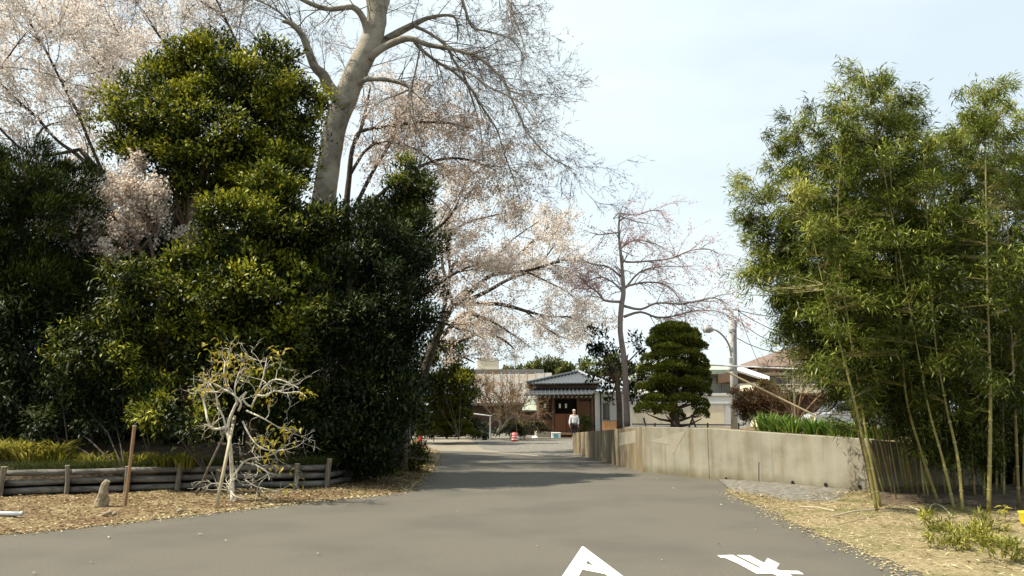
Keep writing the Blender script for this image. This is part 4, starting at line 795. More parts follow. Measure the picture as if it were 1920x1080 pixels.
MB().slab([Vector((X(978, 55), 55, Z(769, 55))), Vector((X(1010, 55), 55, Z(769, 55))), Vector((X(1010, 57), 57, Z(748, 57))), Vector((X(988, 57), 57, Z(748, 57)))], .1).build('roof', M['palegreen'], ps)
MB().box(X(975, 55.4), 55.4, 0, X(1009, 55.4), 57, Z(771, 55)).build('wall', M['timber'], ps)
cb = root('apartment_block', (X(917, 120), 120, 0), 'pale cream block rising behind the long grey roof', 'building')
bpx(895, 672, 933, 700, 120, 10).build('tower', M['cream'], cb); MB().box(X(860, 120), 120.2, -1, X(935, 120), 132, Z(699.5, 120)).build('wall', M['cream'], cb)
MB().box(X(894.5, 120), 119.9, Z(672, 120), X(933.5, 120), 130.1, Z(670.5, 120)).build('parapet', M['white_wall'], cb)
HG = 'bushy trees beyond the shrine roofs'
for (u, v, ru, rv, D, lab) in [(1035, 684, 34, 14, 80, 'bright green far tree just left of the shrine roof peak'), (1105, 690, 50, 20, 76, 'olive far tree right above the shrine roof peak'), (1160, 700, 45, 24, 74, 'darker far tree behind the weeping tree trunk'), (968, 696, 26, 8, 90, 'low thin far bush above the long grey roof'), (1230, 712, 50, 30, 74, 'far tree hidden mostly behind the clipped pine')]:
    etree('far_tree', lab, 'tree', [blob(u, v, ru, rv, D), blob(u - ru * .5, v + rv * .5, ru * .6, rv * .7, D), blob(u + ru * .5, v + rv * .3, ru * .6, rv * .8, D)], [(u, 815, 4), (u, v + rv * .5, 2)], 220, 12, .35, .5, LM['far'], D, group=HG, spread=.5)

# white wall / garage and houses on the lot
gw = root('boundary_wall', (X(1290, 34), 34, .7), 'white boundary wall with cream panels and white coping behind the clipped pine', 'wall')
y0 = 34.0
MB().box(X(1180, y0), y0, .5, X(1396, y0), y0 + .3, Z(742, y0)).build('wall_body', M['white_wall'], gw)
for a, c in ((1184, 1238), (1241, 1296), (1299, 1357)): bpx(a, 762, c, 795, y0 - .03, .03).build('cream_panel', M['cream'], gw)
MB().box(X(1178, y0), y0 - .08, Z(742, y0), X(1398, y0), y0 + .38, Z(737, y0)).build('coping', M['white_wall'], gw); MB().box(X(1178, y0), y0 - .06, Z(757, y0), X(1398, y0), y0 - .001, Z(752, y0)).build('band', M['paper'], gw)
MB().box(X(1360, y0), y0 - .05, .5, X(1396, y0), y0 - .002, Z(760, y0)).build('pier', M['grey_wall'], gw)
hg = root('house', (X(1360, 40), 40, .6), 'two storey house with a pale green roof behind the street lamp', 'house')
D = 40.0
MB().box(X(1240, D), D + 1, .5, X(1400, D), D + 8, Z(701, D)).build('wall', M['white_wall'], hg)
MB().box(X(1225, D), D + .2, Z(701, D), X(1388, D), D + 9, Z(693, D)).build('eave', M['palegreen'], hg)
a = [Vector((X(1225, D), D + .2, Z(693, D) + .01)), Vector((X(1388, D), D + .2, Z(693, D) + .01)), Vector((X(1330, D), D + 4.5, Z(666, D + 4))), Vector((X(1290, D), D + 4.5, Z(666, D + 4)))]
bk = [Vector((a[0].x, D + 9, a[0].z)), Vector((a[1].x, D + 9, a[1].z))]
MB().slab([a[0], a[1], a[2], a[3]], .03).poly([a[1], bk[1], a[2]]).poly([bk[1], bk[0], a[3], a[2]]).poly([bk[0], a[0], a[3]]).build('roof', M['palegreen'], hg)
for u0, u1 in ((1331, 1354), (1355, 1378)):
    f = bpx(u0, 704, u1, 738, D + .92, .08).build('window', M['alu'], hg); bpx(u0 + 1.5, 706, u1 - 1.5, 736, D + .9, .02).build('pane', M['curtain'], f)
MB().box(X(1310, D), D + .5, Z(741, D), X(1392, D), D + .99, Z(737.5, D)).build('sill_band', M['timber_mid'], hg)
cp = root('carport', (X(1410, 37), 37, .6), 'dark carport with a shiny white sloping roof beside the pale green roofed house', 'carport')
p1, p2, p3, p4 = Vector((X(1378, 37), 37, Z(691, 37))), Vector((X(1446, 37), 37, Z(713, 37))), Vector((X(1446, 41), 41, Z(706, 41))), Vector((X(1395, 41), 41, Z(688, 41)))
MB().slab([p1, p2, p3, p4], .08).build('roof', M['paper'], cp)
MB().hexa([(X(1380, 37.2), 37.3, Z(714, 37)), (X(1440, 37.2), 37.3, Z(714, 37)), (X(1440, 37.2), 40.5, Z(714, 37)), (X(1380, 37.2), 40.5, Z(714, 37))], [(X(1380, 37.2), 37.3, Z(696, 37)), (X(1438, 37.2), 37.3, Z(713, 37)), (X(1438, 37.2), 40.5, Z(713, 37)), (X(1380, 37.2), 40.5, Z(696, 37))]).build('gable', M['timber'], cp)
for u in (1384, 1436): MB().box(X(u, 37.5) - .05, 37.5, .5, X(u, 37.5) + .05, 37.6, Z(714.5, 37)).build('post', M['frame_dark'], cp)
MB().box(X(1384, 37), 39.8, .5, X(1440, 37), 39.9, Z(745, 37)).build('back_wall', M['grey_wall'], cp)
# brown house
D = 46.0
bh = root('house', (X(1500, D), D, .6), 'brown roofed house with a balcony seen past the left side of the bamboo', 'house')
MB().box(X(1436, D), D + 1, .5, X(1720, D), D + 9, Z(690, D)).build('wall', M['cream'], bh)
e0, e1 = Vector((X(1420, D), D - .2, Z(687, D))), Vector((X(1740, D), D - .2, Z(687, D))); t0_, t1_ = Vector((X(1545, D), D + 5, Z(650, D + 5))), Vector((X(1640, D), D + 5, Z(650, D + 5))); f0, f1 = Vector((e0.x, D + 10, e0.z)), Vector((e1.x, D + 10, e1.z))
MB().slab([e0, e1, t1_, t0_], .12).poly([f0, e0, t0_]).poly([e1, f1, t1_]).poly([f1, f0, t0_, t1_]).build('roof', M['roof_brown'], bh)
MB().box(e0.x + .05, D - .15, e0.z - .3, e1.x, D + 9.9, e0.z - .13).build('eave', M['timber'], bh)
bpx(1437, 694, 1700, 702, D + .9, .09).build('lintel', M['white_wall'], bh)
for a_, c_ in ((1440, 1478), (1482, 1498), (1502, 1516), (1520, 1560), (1570, 1620)):
    f = bpx(a_, 705, c_, 724, D + .93, .06).build('window', M['timber_mid'], bh); bpx(a_ + 1.5, 706.5, c_ - 1.5, 722.5, D + .91, .02).build('pane', M['glass'] if a_ < 1480 else M['curtain'], f)
MB().box(X(1432, D), D - .4, Z(737, D), X(1720, D), D + .8, Z(728, D)).build('balcony', M['cream'], bh)
for k in range(9): MB().box(X(1434 + k * 13, D), D - .42, Z(728, D), X(1434 + k * 13, D) + .05, D - .38, Z(722, D)).build('baluster', M['cream'], bh)
MB().box(X(1432, D), D - .43, Z(722, D), X(1720, D), D - .37, Z(720.6, D)).build('handrail', M['cream'], bh)
MB().box(X(1436, D), D + .9, .5, X(1720, D), D + .99, Z(739, D)).build('ground_floor', M['timber'], bh)

# utility pole, lamp, wires
DP = 30.0
up = root('utility_pole', (X(1373, DP), DP, .8), 'tall pale concrete utility pole with a crossarm rising over the garden', 'utility pole')
MB().tube([(X(1375, DP), DP, .5), W(1371, 580, DP)], [.125, .08], 14).build('shaft', M['pole'], up, smooth=True)
MB().tube([W(1354, 579, DP), W(1386, 581, DP)], .03, 6).build('crossarm', M['steel'], up)
for v in (620, 655, 690): MB().tube([W(1371.5, v + 3, DP), W(1371.5, v - 3, DP)], .108, 12).build('band', M['steel'], up)
for u in (1357, 1368, 1383): MB().lathe(W(u, 578, DP), [(.03, 0), (.05, .04), (.03, .08), (.045, .12), (.02, .16)], 8).build('insulator', M['paper'], up)
MB().tube([(X(1380, DP), DP, .6), W(1379, 600, DP)], .045, 6).build('conduit', M['steel'], up)
sl_ = root('street_lamp', W(1368, 668, DP), 'street lamp on a curved arm fixed to the utility pole', 'street lamp')
Q, S = smooth_line([W(1371, 668, DP - .2), W(1368, 650, DP - .4), W(1358, 632, DP - .7), W(1344, 620, DP - .9), W(1333, 617, DP - 1)], [.035] * 5, 4); MB().tube(Q, S, 8).build('arm', M['steel'], sl_, smooth=True)
h0, h1 = W(1338, 619, DP - 1), W(1318, 615, DP - 1); MB().tube([h0, h0.lerp(h1, .3), h0.lerp(h1, .7), h1], [.05, .13, .15, .05], 10).build('lamp_head', M['steel'], sl_, smooth=True)
MB().tube([h0.lerp(h1, .3) - Vector((0, 0, .05)), h0.lerp(h1, .9) - Vector((0, 0, .06))], [.09, .11], 10).build('lamp_cover', M['lampglass'], sl_, smooth=True)
MB().box(W(1364, 682, DP).x, DP - .35, W(1364, 682, DP).z, W(1369, 672, DP).x, DP - .15, W(1364, 672, DP).z).build('control_box', M['steel'], sl_)
def wire(a, c, sag, r, lab, D0, D1, m='wire', name='power_line'):
    p, q = W(*a, D0), W(*c, D1); P = [p.lerp(q, t / 10) - Vector((0, 0, sag * 4 * (t / 10) * (1 - t / 10))) for t in range(11)]
    tag(MB().tube(P, r, 5).build(name, M[m], None, loc=p), lab, 'cable', 'cables from the utility pole')
wire((1384, 582), (1620, 560), .5, .016, 'uppermost cable running right from the crossarm into the bamboo', DP, 34)
wire((1384, 583), (1640, 590), 1.0, .016, 'sagging cable running right just below the crossarm', DP, 34)
wire((1372, 590), (1600, 585), 1.3, .014, 'deepest sagging cable near the top of the utility pole', DP, 33)
wire((1374, 630), (1620, 590), 1.1, .016, 'sagging cable leaving the utility pole at lamp height', DP, 34)
wire((1384, 583), (1424, 684), .1, .014, 'steep straight cable slanting down from the crossarm to the brown house', DP, 45)
wire((1386, 583), (1374, 640), .1, .012, 'short slack cable looping down beside the pole shaft', DP, DP - .2)
# white horizontal pole, bamboo stay, upright stake
p, q = W(1320, 684, 24), W(1560, 695, 22.5); tag(MB().tube([p, q], .022, 8).build('pole', M['white_pvc'], None, loc=p), 'long white pole fixed almost level above the brown shrub', 'pole')
p, q = W(1362, 697, 23), W(1530, 780, 22); tag(MB().tube([p, q], [.03, .026], 8).build('bamboo_pole', M['bamboo_dry'], None, loc=q), 'dry bamboo pole slanting down from the utility pole to the bare bush', 'pole')
p, q = W(1491, 800, 23), W(1487, 670, 23); us = root('garden_stake', p, 'upright brown stake with a short crosspiece standing in the bare bush', 'stake')
MB().tube([p, q], .03, 8).build('shaft', M['bamboo_dry'], us); MB().tube([W(1483, 693, 22.95), W(1491, 692, 22.95)], .02, 6).build('crosspiece', M['timber'], us)
# low garden rail
p = W(1185, 799, 27); rl = root('garden_rail', p, 'thin dark rail running low in front of the cream panels', 'railing')
MB().tube([W(1185, 795, 30), W(1395, 797, 30)], .022, 6).build('rail', M['frame_dark'], rl)
for u in (1228, 1270, 1327, 1385): MB().tube([W(u, 793, 30), W(u, 806, 30)], .03, 6).build('rail_post', M['frame_dark'], rl)
for a, c, lab in (((1212, 802), (1207, 784), 'left thin support prop under the lowest pad of the clipped pine'), ((1290, 806), (1300, 780), 'right support prop under the clipped pine leaning inwards'), ((1306, 805), (1296, 778), 'right support prop under the clipped pine leaning outwards')):
    p, q = W(*a, 23.2), W(*c, 23.4); p.z = min(p.z, 1.05); tag(MB().tube([p, q], .025, 6).build('prop_pole', M['bark_dark'], None, loc=p), lab, 'tree prop', 'props under the clipped pine')

# bare spreading shrub by the shrine
def baretree(name, label, lim, D, nsp, ln, barkm, twigm, cfgk, cat='tree', base=None, leaf=None):
    P0, _ = limb_pts(lim[0], D, D); r = root(name, P0[0], label, cat); tb = MB(); sg = []; tp = []
    for k, pl in enumerate(lim):
        P, R = limb_pts(pl, D, D + (random.uniform(-.6, .6) if k else 0)); Q, S = smooth_line(P, R, 3); tb.tube(Q, S, 7)
        spawn(Q, S, cfgk, sg, tp, nsp if k else 2, ln, t0=.35, updir=(0, 0, .25), rscale=.5, rmax=.03)
    tb.build('trunk', M[barkm], r, smooth=True); tag(prisms('twigs', sg, M[twigm], r, 3), kind='stuff')
    if leaf:
        T = np.array(tp); T = T[T[:, 3] >= 1]; n = len(T); leaves('buds', T[:, :3] + RNG.normal(0, .05, (n, 3)), rsphere(n), rsphere(n), leaf[1], leaf[1] * .6, LM[leaf[0]], r)
    return r
cfb = dict(step=[.2, .16, .12], wander=.18, sag=[.03, .02, .0], kids=[5, 4], ratio=.5, spread=.55, rmin=.012)
baretree('bare_shrub', 'wide bare tree with pale limbs and reddish brown twigs left of the shrine hut', [[(932, 812, 3), (938, 800, 3), (936, 786, 2.6)], [(936, 792, 2.2), (925, 780, 2), (912, 765, 1.6), (900, 750, 1)], [(936, 788, 2.2), (930, 770, 2), (918, 752, 1.5), (910, 738, 1)], [(934, 808, 2.6), (946, 796, 2.2), (955, 784, 2), (972, 768, 1.8), (983, 760, 1.2)], [(955, 784, 2), (966, 782, 1.6), (978, 788, 1)], [(950, 788, 2), (948, 770, 1.6), (944, 752, 1)], [(955, 784, 1.8), (958, 765, 1.4), (962, 748, 1)], [(936, 786, 2), (938, 765, 1.5), (930, 745, 1)]], 45, 9, 1.3, 'bark_grey', 'twig_tan', cfb, leaf=('brownbush', .07))
cf2 = dict(step=[.12, .1, .08], wander=.2, sag=[.01, .0, .0], kids=[4, 3], ratio=.5, spread=.6, rmin=.006)
baretree('bare_bush', 'leafless tan bush of fanning stems around the upright stake', [[(1492, 800, 2.5), (1495, 780, 2), (1498, 760, 1.5)], [(1495, 790, 2), (1480, 770, 1.6), (1460, 745, 1)], [(1495, 790, 2), (1515, 765, 1.6), (1540, 738, 1)], [(1495, 790, 2), (1500, 750, 1.4), (1510, 715, 1)], [(1493, 795, 2), (1470, 785, 1.5), (1440, 770, 1)], [(1495, 795, 2), (1520, 785, 1.5), (1545, 770, 1)], [(1492, 795, 2), (1478, 740, 1.4), (1462, 705, .8)]], 23, 6, .7, 'twig_tan', 'twig_tan', cf2, cat='shrub')
shrub('shrub', 'rounded brownish twiggy shrub right of the utility pole above the wall', [blob(1420, 752, 40, 26, 24), blob(1445, 758, 28, 22, 24), blob(1400, 765, 22, 24, 24)], 24, 1100, 12, .085, .4, LM['brownbush'], (1425, 800), None, spread=.17, up=.4)
shrub('shrub', 'yellow green low shrub peeking over the brown shrub', [blob(1430, 728, 26, 12, 26), blob(1475, 735, 20, 12, 26)], 26, 100, 12, .1, .4, LM['far'], (1430, 800), None, spread=.17, up=.4)
for (u, v, ru, rv, D, lab) in [(1000, 800, 26, 14, 49, 'dark low clipped shrub at the foot of the shrine steps'), (960, 805, 28, 12, 46, 'dark low clipped shrub behind the striped marker'), (905, 808, 30, 12, 46, 'low dark hedge below the bare shrub left side')]:
    shrub('shrub', lab, [blob(u, v + 2, ru, rv * .8, D)], D, 160, 12, .14, .4, LM['ever_dark'], (u, 822), 'low dark shrubs at the shrine yard', spread=.2)
# small frame of pipes, cone, striped marker, cooler, white stone
fr2 = root('clothes_line_stand', W(920, 822, 44), 'thin grey pipe frame with one post and a long top rail in the yard', 'frame')
MB().tube([W(919, 824, 44), W(919.5, 782, 44)], .04, 6).build('post', M['steel'], fr2); MB().tube([W(866, 773, 45), W(922, 780, 44)], .035, 6).build('rail', M['steel'], fr2)
p = W(788, 818, 44); p.z = 0.02; c = root('traffic_cone', p, 'plain red traffic cone at the far left bend of the driveway', 'traffic cone')
MB().lathe(p, [(.12, .03), (.11, .05), (.03, .68), (.02, .70)], 16).build('cone_body', M['cone_red'], c, smooth=True); MB().box(p.x - .18, p.y - .18, 0.02, p.x + .18, p.y + .18, .055).build('base', M['cone_red'], c)
p = W(965, 823, 43.5); p.z = .03; c = root('striped_marker', p, 'short red marker post with white bands in front of the shrine yard', 'marker post')
MB().lathe(p, [(.17, 0), (.16, .10), (.14, .44), (.08, .47)], 16).build('body', M['cone_red'], c, smooth=True)
for z in (.08, .22, .36): MB().lathe((p.x + .005, p.y, p.z + z), [(.172 - z * .06, 0), (.169 - z * .06, .055)], 16).build('white_band', M['cone_white'], c)
p = W(1043, 822, 47.6); p.z = .04; c = root('cooler_box', p, 'white box with a teal front panel beside the shrine steps', 'box')
MB().box(p.x - .26, 47.6, .04, p.x + .26, 48.0, .34).build('body', M['paper'], c, bevel=.02); MB().box(p.x - .14, 47.58, .07, p.x + .12, 47.6, .30).build('front_panel', M['cooler_blue'], c); MB().box(p.x - .28, 47.58, .342, p.x + .28, 48.02, .39).build('lid', M['paper'], c, bevel=.01)
p = W(1003, 822, 47.6); p.z = .04; mb = MB(); mb.lathe(p, [(.15, 0), (.2, .05), (.16, .12), (.06, .16)], 9); tag(mb.build('white_stone', M['paper'], None, loc=p), 'small rounded white stone at the edge of the gravel yard', 'stone')
MBp = W(770, 745, 30); tp_ = root('marker_rod', (MBp.x, 30, .2), 'thin white rod standing against the dark tree edge', 'pole')
MB().tube([(MBp.x, 30, .1), W(770, 706, 30)], .018, 6).build('shaft', M['white_pvc'], tp_); MB().tube([W(770, 708, 30), W(770, 704, 30)], .026, 6).build('cap', M['paper'], tp_)

# ------------------------------------------------------------------ person
pb = W(1077, 826, 47.3); pb.z = .03; PX, PY = pb.x, pb.y
pr = root('person', (PX, PY, .03), 'person in a white long sleeved top and black trousers standing before the shrine', 'person')
def skinmesh(name, V_, E_, R_, m, parent, sub=2, rootv=0):
    me = bpy.data.meshes.new(name); me.from_pydata(V_, E_, []); me.update(); me.materials.append(m); o = bpy.data.objects.new(name, me); COL.objects.link(o); o.parent = parent
    sk = o.modifiers.new('skin', 'SKIN'); sk.use_smooth_shade = True
    for i, r in enumerate(R_): me.skin_vertices[0].data[i].radius = r if hasattr(r, '__len__') else (r, r)
    me.skin_vertices[0].data[rootv].use_root = True
    ss = o.modifiers.new('sub', 'SUBSURF'); ss.levels = sub; ss.render_levels = sub; return o
bv = [(0, 0, .86), (0, 0, 1.0), (0, 0, 1.2), (0, .0, 1.34), (0, -.01, 1.43), (0, -.02, 1.50), (0, -.03, 1.58), (.09, 0, .82), (.10, -.02, .46), (.10, .01, .07), (.10, -.12, .035), (-.09, 0, .82), (-.09, .02, .46), (-.09, .04, .07), (-.09, -.09, .035),
      (.18, 0, 1.32), (.24, .02, 1.06), (.22, -.08, .84), (.22, -.10, .76), (-.18, 0, 1.32), (-.25, .0, 1.06), (-.27, -.06, .83), (-.27, -.08, .75)]
be = [(0, 1), (1, 2), (2, 3), (3, 4), (4, 5), (5, 6), (0, 7), (7, 8), (8, 9), (9, 10), (0, 11), (11, 12), (12, 13), (13, 14), (3, 15), (15, 16), (16, 17), (17, 18), (3, 19), (19, 20), (20, 21), (21, 22)]
brr = [(.14, .10), (.13, .10), (.15, .11), (.13, .09), .05, (.085, .10), (.075, .085), .085, .06, .045, .04, .085, .06, .045, .04, .055, .042, .032, .035, .055, .042, .032, .035]
skinmesh('body', bv, be, brr, M['skin'], pr)
tv = [0, 1, 2, 3, 15, 16, 17, 19, 20, 21]; im = {a: i for i, a in enumerate(tv)}
skinmesh('shirt', [bv[i] for i in tv], [(im[a], im[c]) for a, c in be if a in im and c in im], [(.17, .13), (.16, .125), (.175, .13), (.14, .10), .07, .06, .05, .07, .06, .05], M['shirt'], pr)
tv = [0, 7, 8, 9, 11, 12, 13]; im = {a: i for i, a in enumerate(tv)}
skinmesh('trousers', [bv[i] for i in tv], [(im[a], im[c]) for a, c in be if a in im and c in im], [(.16, .12), .10, .08, .065, .10, .08, .065], M['trousers'], pr)
mb = MB(); mb.lathe((PX, PY + .005, .03 + 1.575), [(.085, 0), (.096, .05), (.08, .10), (.04, .13), (.01, .135)], 12).build('hair', M['hair'], pr, smooth=True)
for s in (-1, 1):
    skinmesh('hand', [(s * .245 - .01 * s, -.09, .76), (s * .245, -.10, .70), (s * .245, -.10, .66), (s * .262, -.10, .655), (s * .228, -.10, .665), (s * .22, -.12, .70)], [(0, 1), (1, 2), (1, 3), (1, 4), (0, 5)], [.03, .028, .012, .012, .012, .013], M['skin'], pr, 1)

# ------------------------------------------------------------------ car behind the bamboo
DC = 35.0; cx = X(1524, DC); cz = .62
car = root('parked_car', (cx + 1.7, DC + .75, cz), 'silver grey compact car parked behind the iris bed, half hidden by bamboo', 'car')
prof = [(0, .35), (.02, .75), (.25, .86), (.75, .93), (1.25, 1.38), (1.5, 1.46), (2.9, 1.46), (3.25, 1.35), (3.4, .95), (3.42, .35), (2.95, .25), (2.4, .25), (1.0, .25), (.4, .25)]
mb = MB(); mb.hexa([(cx + x, DC, cz + z) for x, z in prof], [(cx + x, DC + 1.5, cz + z) for x, z in prof]); mb.build('body', M['carpaint'], car, bevel=.06)
win = [[(.92, .97), (1.32, 1.34), (1.95, 1.36), (1.95, .97)], [(2.02, .97), (2.02, 1.36), (2.85, 1.35), (3.1, .97)]]
for wdw in win: MB().hexa([(cx + x, DC - .012, cz + z) for x, z in wdw], [(cx + x, DC + .02, cz + z) for x, z in wdw]).build('side_window', M['glass'], car)
MB().hexa([(cx + .72, DC + .12, cz + .95), (cx + 1.20, DC + .16, cz + 1.36), (cx + 1.20, DC + 1.34, cz + 1.36), (cx + .72, DC + 1.38, cz + .95)], [(cx + .69, DC + .12, cz + .97), (cx + 1.17, DC + .16, cz + 1.385), (cx + 1.17, DC + 1.34, cz + 1.385), (cx + .69, DC + 1.38, cz + .97)]).build('windscreen', M['glass'], car)
for x in (.68, 2.68):
    for y in (DC - .02, DC + 1.34):
        wh = MB().tube([(cx + x, y, cz + .28), (cx + x, y + .17, cz + .28)], .28, 20).build('wheel', M['rubber'], car); MB().tube([(cx + x, y - .012, cz + .28), (cx + x, y - .002, cz + .28)], .17, 16).build('rim', M['alu'], wh)
MB().box(cx - .015, DC + .08, cz + .62, cx + .08, DC + .38, cz + .76).build('headlight', M['lampglass'], car); MB().box(cx - .015, DC + 1.12, cz + .62, cx + .08, DC + 1.42, cz + .76).build('headlight', M['lampglass'], car)
MB().box(cx + .95, DC - .16, cz + .93, cx + 1.07, DC - .015, cz + 1.05).build('mirror', M['carpaint'], car, bevel=.02)

# ------------------------------------------------------------------ bamboo grove
TIP_SPREAD = 1.0
def culm(base_px, pts, top, D, r, nspray, label, low=.28, brown=False, seg_leaf=6, spread=.75):
    bp = G(*base_px, .06); Dp = bp.y
    line = [bp] + [W(u, v, Dp + (D - Dp) * (i + 1) / (len(pts) + 1)) for i, (u, v) in enumerate(pts)] + [W(*top, D)]
    Q, S = smooth_line(line, [r * (1 - .75 * i / (len(line) - 1)) for i in range(len(line))], 5)
    rt = root('bamboo', bp, label, 'bamboo', 'bamboo culms in the grove on the right')
    MB().tube(Q, S, 7).build('culm', M['culm_dark'] if brown else M['culm'], rt, smooth=True)
    L_ = sum((Q[i + 1] - Q[i]).length for i in range(len(Q) - 1)); QA = np.array([tuple(q) for q in resample(Q, 60)])
    nn = int(L_ / .34); mb = MB()
    for i in range(1, nn):
        if i / nn > .6: break
        t = i / nn * 59; k = int(t); q = Vector(QA[k]) ; d = (Vector(QA[k + 1]) - q).normalized(); rad = r * (1 - .75 * i / nn) * 1.22
        mb.tube([q - d * .008, q + d * .008], rad, 7)
    mb.build('node_ring', M['node'], rt)['kind'] = 'stuff'
    nb = max(16, int(L_ * 4.6)); bt = low + (1 - low) * np.linspace(0, 1, nb) ** .92 + RNG.normal(0, .012, nb); bt = np.clip(bt, low, 1)
    baz = RNG.uniform(0, 2 * math.pi, nb); bl = spread * (np.sin(np.clip((bt - low) / (1 - low), 0, 1) * math.pi * .84 + .34) ** .7) * RNG.uniform(.55, 1.5, nb) * 1.12; btone = RNG.normal(0, .13, nb)
    j = RNG.integers(0, nb, nspray); t = bt[j]; idx = np.clip(t * 58, 0, 58).astype(int); az = baz[j] + RNG.normal(0, .16, nspray); rad = bl[j] * RNG.uniform(.1, 1.0, nspray) ** .75
    o = np.stack([np.cos(az), np.sin(az) * .9, np.zeros(nspray)], 1); c = QA[idx] + o * rad[:, None]; c[:, 2] += rad * .55 - rad ** 2 * .52 + RNG.normal(0, .05, nspray)
    sg = [(tuple(QA[idx[i]]), tuple(c[i]), .005, .002) for i in range(0, nspray, 3)]
    tag(prisms('branchlets', sg, M['culm'], rt, 3), kind='stuff')
    k = seg_leaf; ii = np.repeat(np.arange(nspray), k); n = len(ii); tone = RNG.normal(.45, .13, nspray) + .40 * (t - .60) + btone[j]  # tone rises towards the tip: sunlit tops put into the leaf colour
    Dr = o[ii] * .8 + rsphere(n) * .8; Dr[:, 2] -= .22; Nr = rsphere(n) * .5; Nr[:, 2] += .8
    Ln = RNG.uniform(.08, .165, n); P = c[ii] + RNG.normal(0, .07, (n, 3))
    leaves('foliage', P, Dr, Nr, Ln, Ln * .15, LM['bamboo'], rt, tone[ii] + RNG.normal(0, .13, n), wide=.35)
    return rt
BG = 'slender leaning bamboo culm inside the grove on the right'
special = [((1644, 958), [(1622, 844), (1604, 762), (1579, 660), (1545, 540)], (1500, 330), 12.4, .034, 'front left bamboo culm leaning left in front of the wall end', False),
 ((1651, 950), [(1628, 836), (1610, 721), (1590, 600), (1570, 420)], (1590, 170), 12.9, .03, 'second bamboo culm from the left, just behind the first leaning one', False),
 ((1760, 945), [(1726, 844), (1701, 754), (1691, 652), (1680, 480)], (1660, 180), 12.8, .032, 'pale thin culm crossing the dark middle of the grove', False),
 ((1854, 962), [(1857, 762), (1854, 640), (1850, 450)], (1846, 165), 12.2, .040, 'straight thick golden culm near the right edge of the grove', False),
 ((1911, 955), [(1903, 762), (1897, 640), (1890, 450)], (1880, 200), 12.2, .030, 'rightmost straight tan culm beside the yellow bucket', True),
 ((1805, 960), [(1796, 860), (1770, 740), (1750, 600)], (1730, 250), 12.6, .034, 'golden culm at the front with an exposed lower stem', False),
 ((1790, 958), [(1770, 870), (1740, 760), (1710, 600)], (1620, 130), 12.6, .030, 'front culm with a kink low on its stem', False)]
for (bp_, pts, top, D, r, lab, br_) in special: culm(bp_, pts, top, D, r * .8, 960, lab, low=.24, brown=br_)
tops = [(1745, 300), (1400, 400), (1412, 500), (1540, 240), (1665, 200), (1765, 250), (1405, 330), (1418, 440), (1440, 560), (1425, 250), (1600, 560), (1440, 300), (1478, 215), (1520, 200), (1575, 150), (1612, 112), (1648, 130), (1690, 165), (1705, 250), (1800, 215), (1822, 165), (1868, 160), (1905, 185), (1950, 190), (1460, 420), (1505, 360), (1550, 300), (1600, 260), (1650, 270), (1690, 330), (1770, 420), (1830, 260), (1880, 300), (1930, 300), (1480, 520), (1530, 470), (1700, 460), (1990, 230), (2030, 200), (2010, 330), (1800, 430), (1960, 400), (1870, 450), (1620, 400), (2070, 260)]
for k, (u, v) in enumerate(tops):
    bu = 1668 + (u - 1440) * .50 + random.uniform(-14, 14); bvv = random.uniform(926, 942) if bu < 1835 else random.uniform(915, 945)
    D = G(bu, bvv).y + random.uniform(-.5, .5); D = min(D, 14.1) if bu < 1835 else D
    m1 = (bu + (u - bu) * .22, bvv + (v - bvv) * .35); m2 = (bu + (u - bu) * .6, bvv + (v - bvv) * .72)
    zn = 'left part' if u < 1600 else ('middle' if u < 1830 else 'right edge'); br_ = random.random() < .45
    lb = ('tall ' if v < 250 else 'shorter ') + ('brownish' if br_ else 'green') + ' bamboo culm with leafy sprays in the ' + zn + ' of the grove'
    if v < 260:
        rank = sorted(q[0] for q in tops if q[1] < 260).index(u); od = ['first', 'second', 'third', 'fourth', 'fifth', 'sixth', 'seventh', 'eighth', 'ninth', 'tenth', 'eleventh', 'twelfth', 'thirteenth', 'fourteenth', 'fifteenth', 'sixteenth', 'seventeenth', 'eighteenth', 'nineteenth', 'twentieth', 'twenty first', 'twenty second', 'twenty third']
        lb = 'tall ' + ('brownish' if br_ else 'green') + ' bamboo culm whose tip is ' + od[min(rank, 22)] + ' from the left among the tall ones'
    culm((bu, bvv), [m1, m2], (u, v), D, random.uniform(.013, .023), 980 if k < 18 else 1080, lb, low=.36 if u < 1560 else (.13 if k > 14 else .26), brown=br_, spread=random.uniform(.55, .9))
# dense low leafage; the right-hand shrub is added to darken the grove
shrub('bamboo_shoots', 'low bamboo foliage hanging in front of the wall behind the front culms', [blob(1700, 800, 45, 45, 13.4), blob(1770, 820, 50, 45, 13.6), blob(1820, 850, 30, 35, 13.6), blob(1655, 770, 30, 40, 13.4)], 13.5, 420, 10, .12, .16, LM['bamboo'], (1750, 935), None, spread=.24, up=-.35, tone=-.16)
shrub('shrub', 'dark leafy filler added to darken the right end of the bamboo grove', [blob(1900, 820, 60, 70, 15.5), blob(1880, 700, 80, 80, 16), blob(1960, 760, 80, 120, 15.5), blob(1800, 700, 80, 70, 16.5), blob(1700, 690, 70, 50, 17)], 15.8, 1100, 13, .15, .2, LM['ever_dark'], (1900, 930), None, spread=.3, up=-.3, tone=.1)
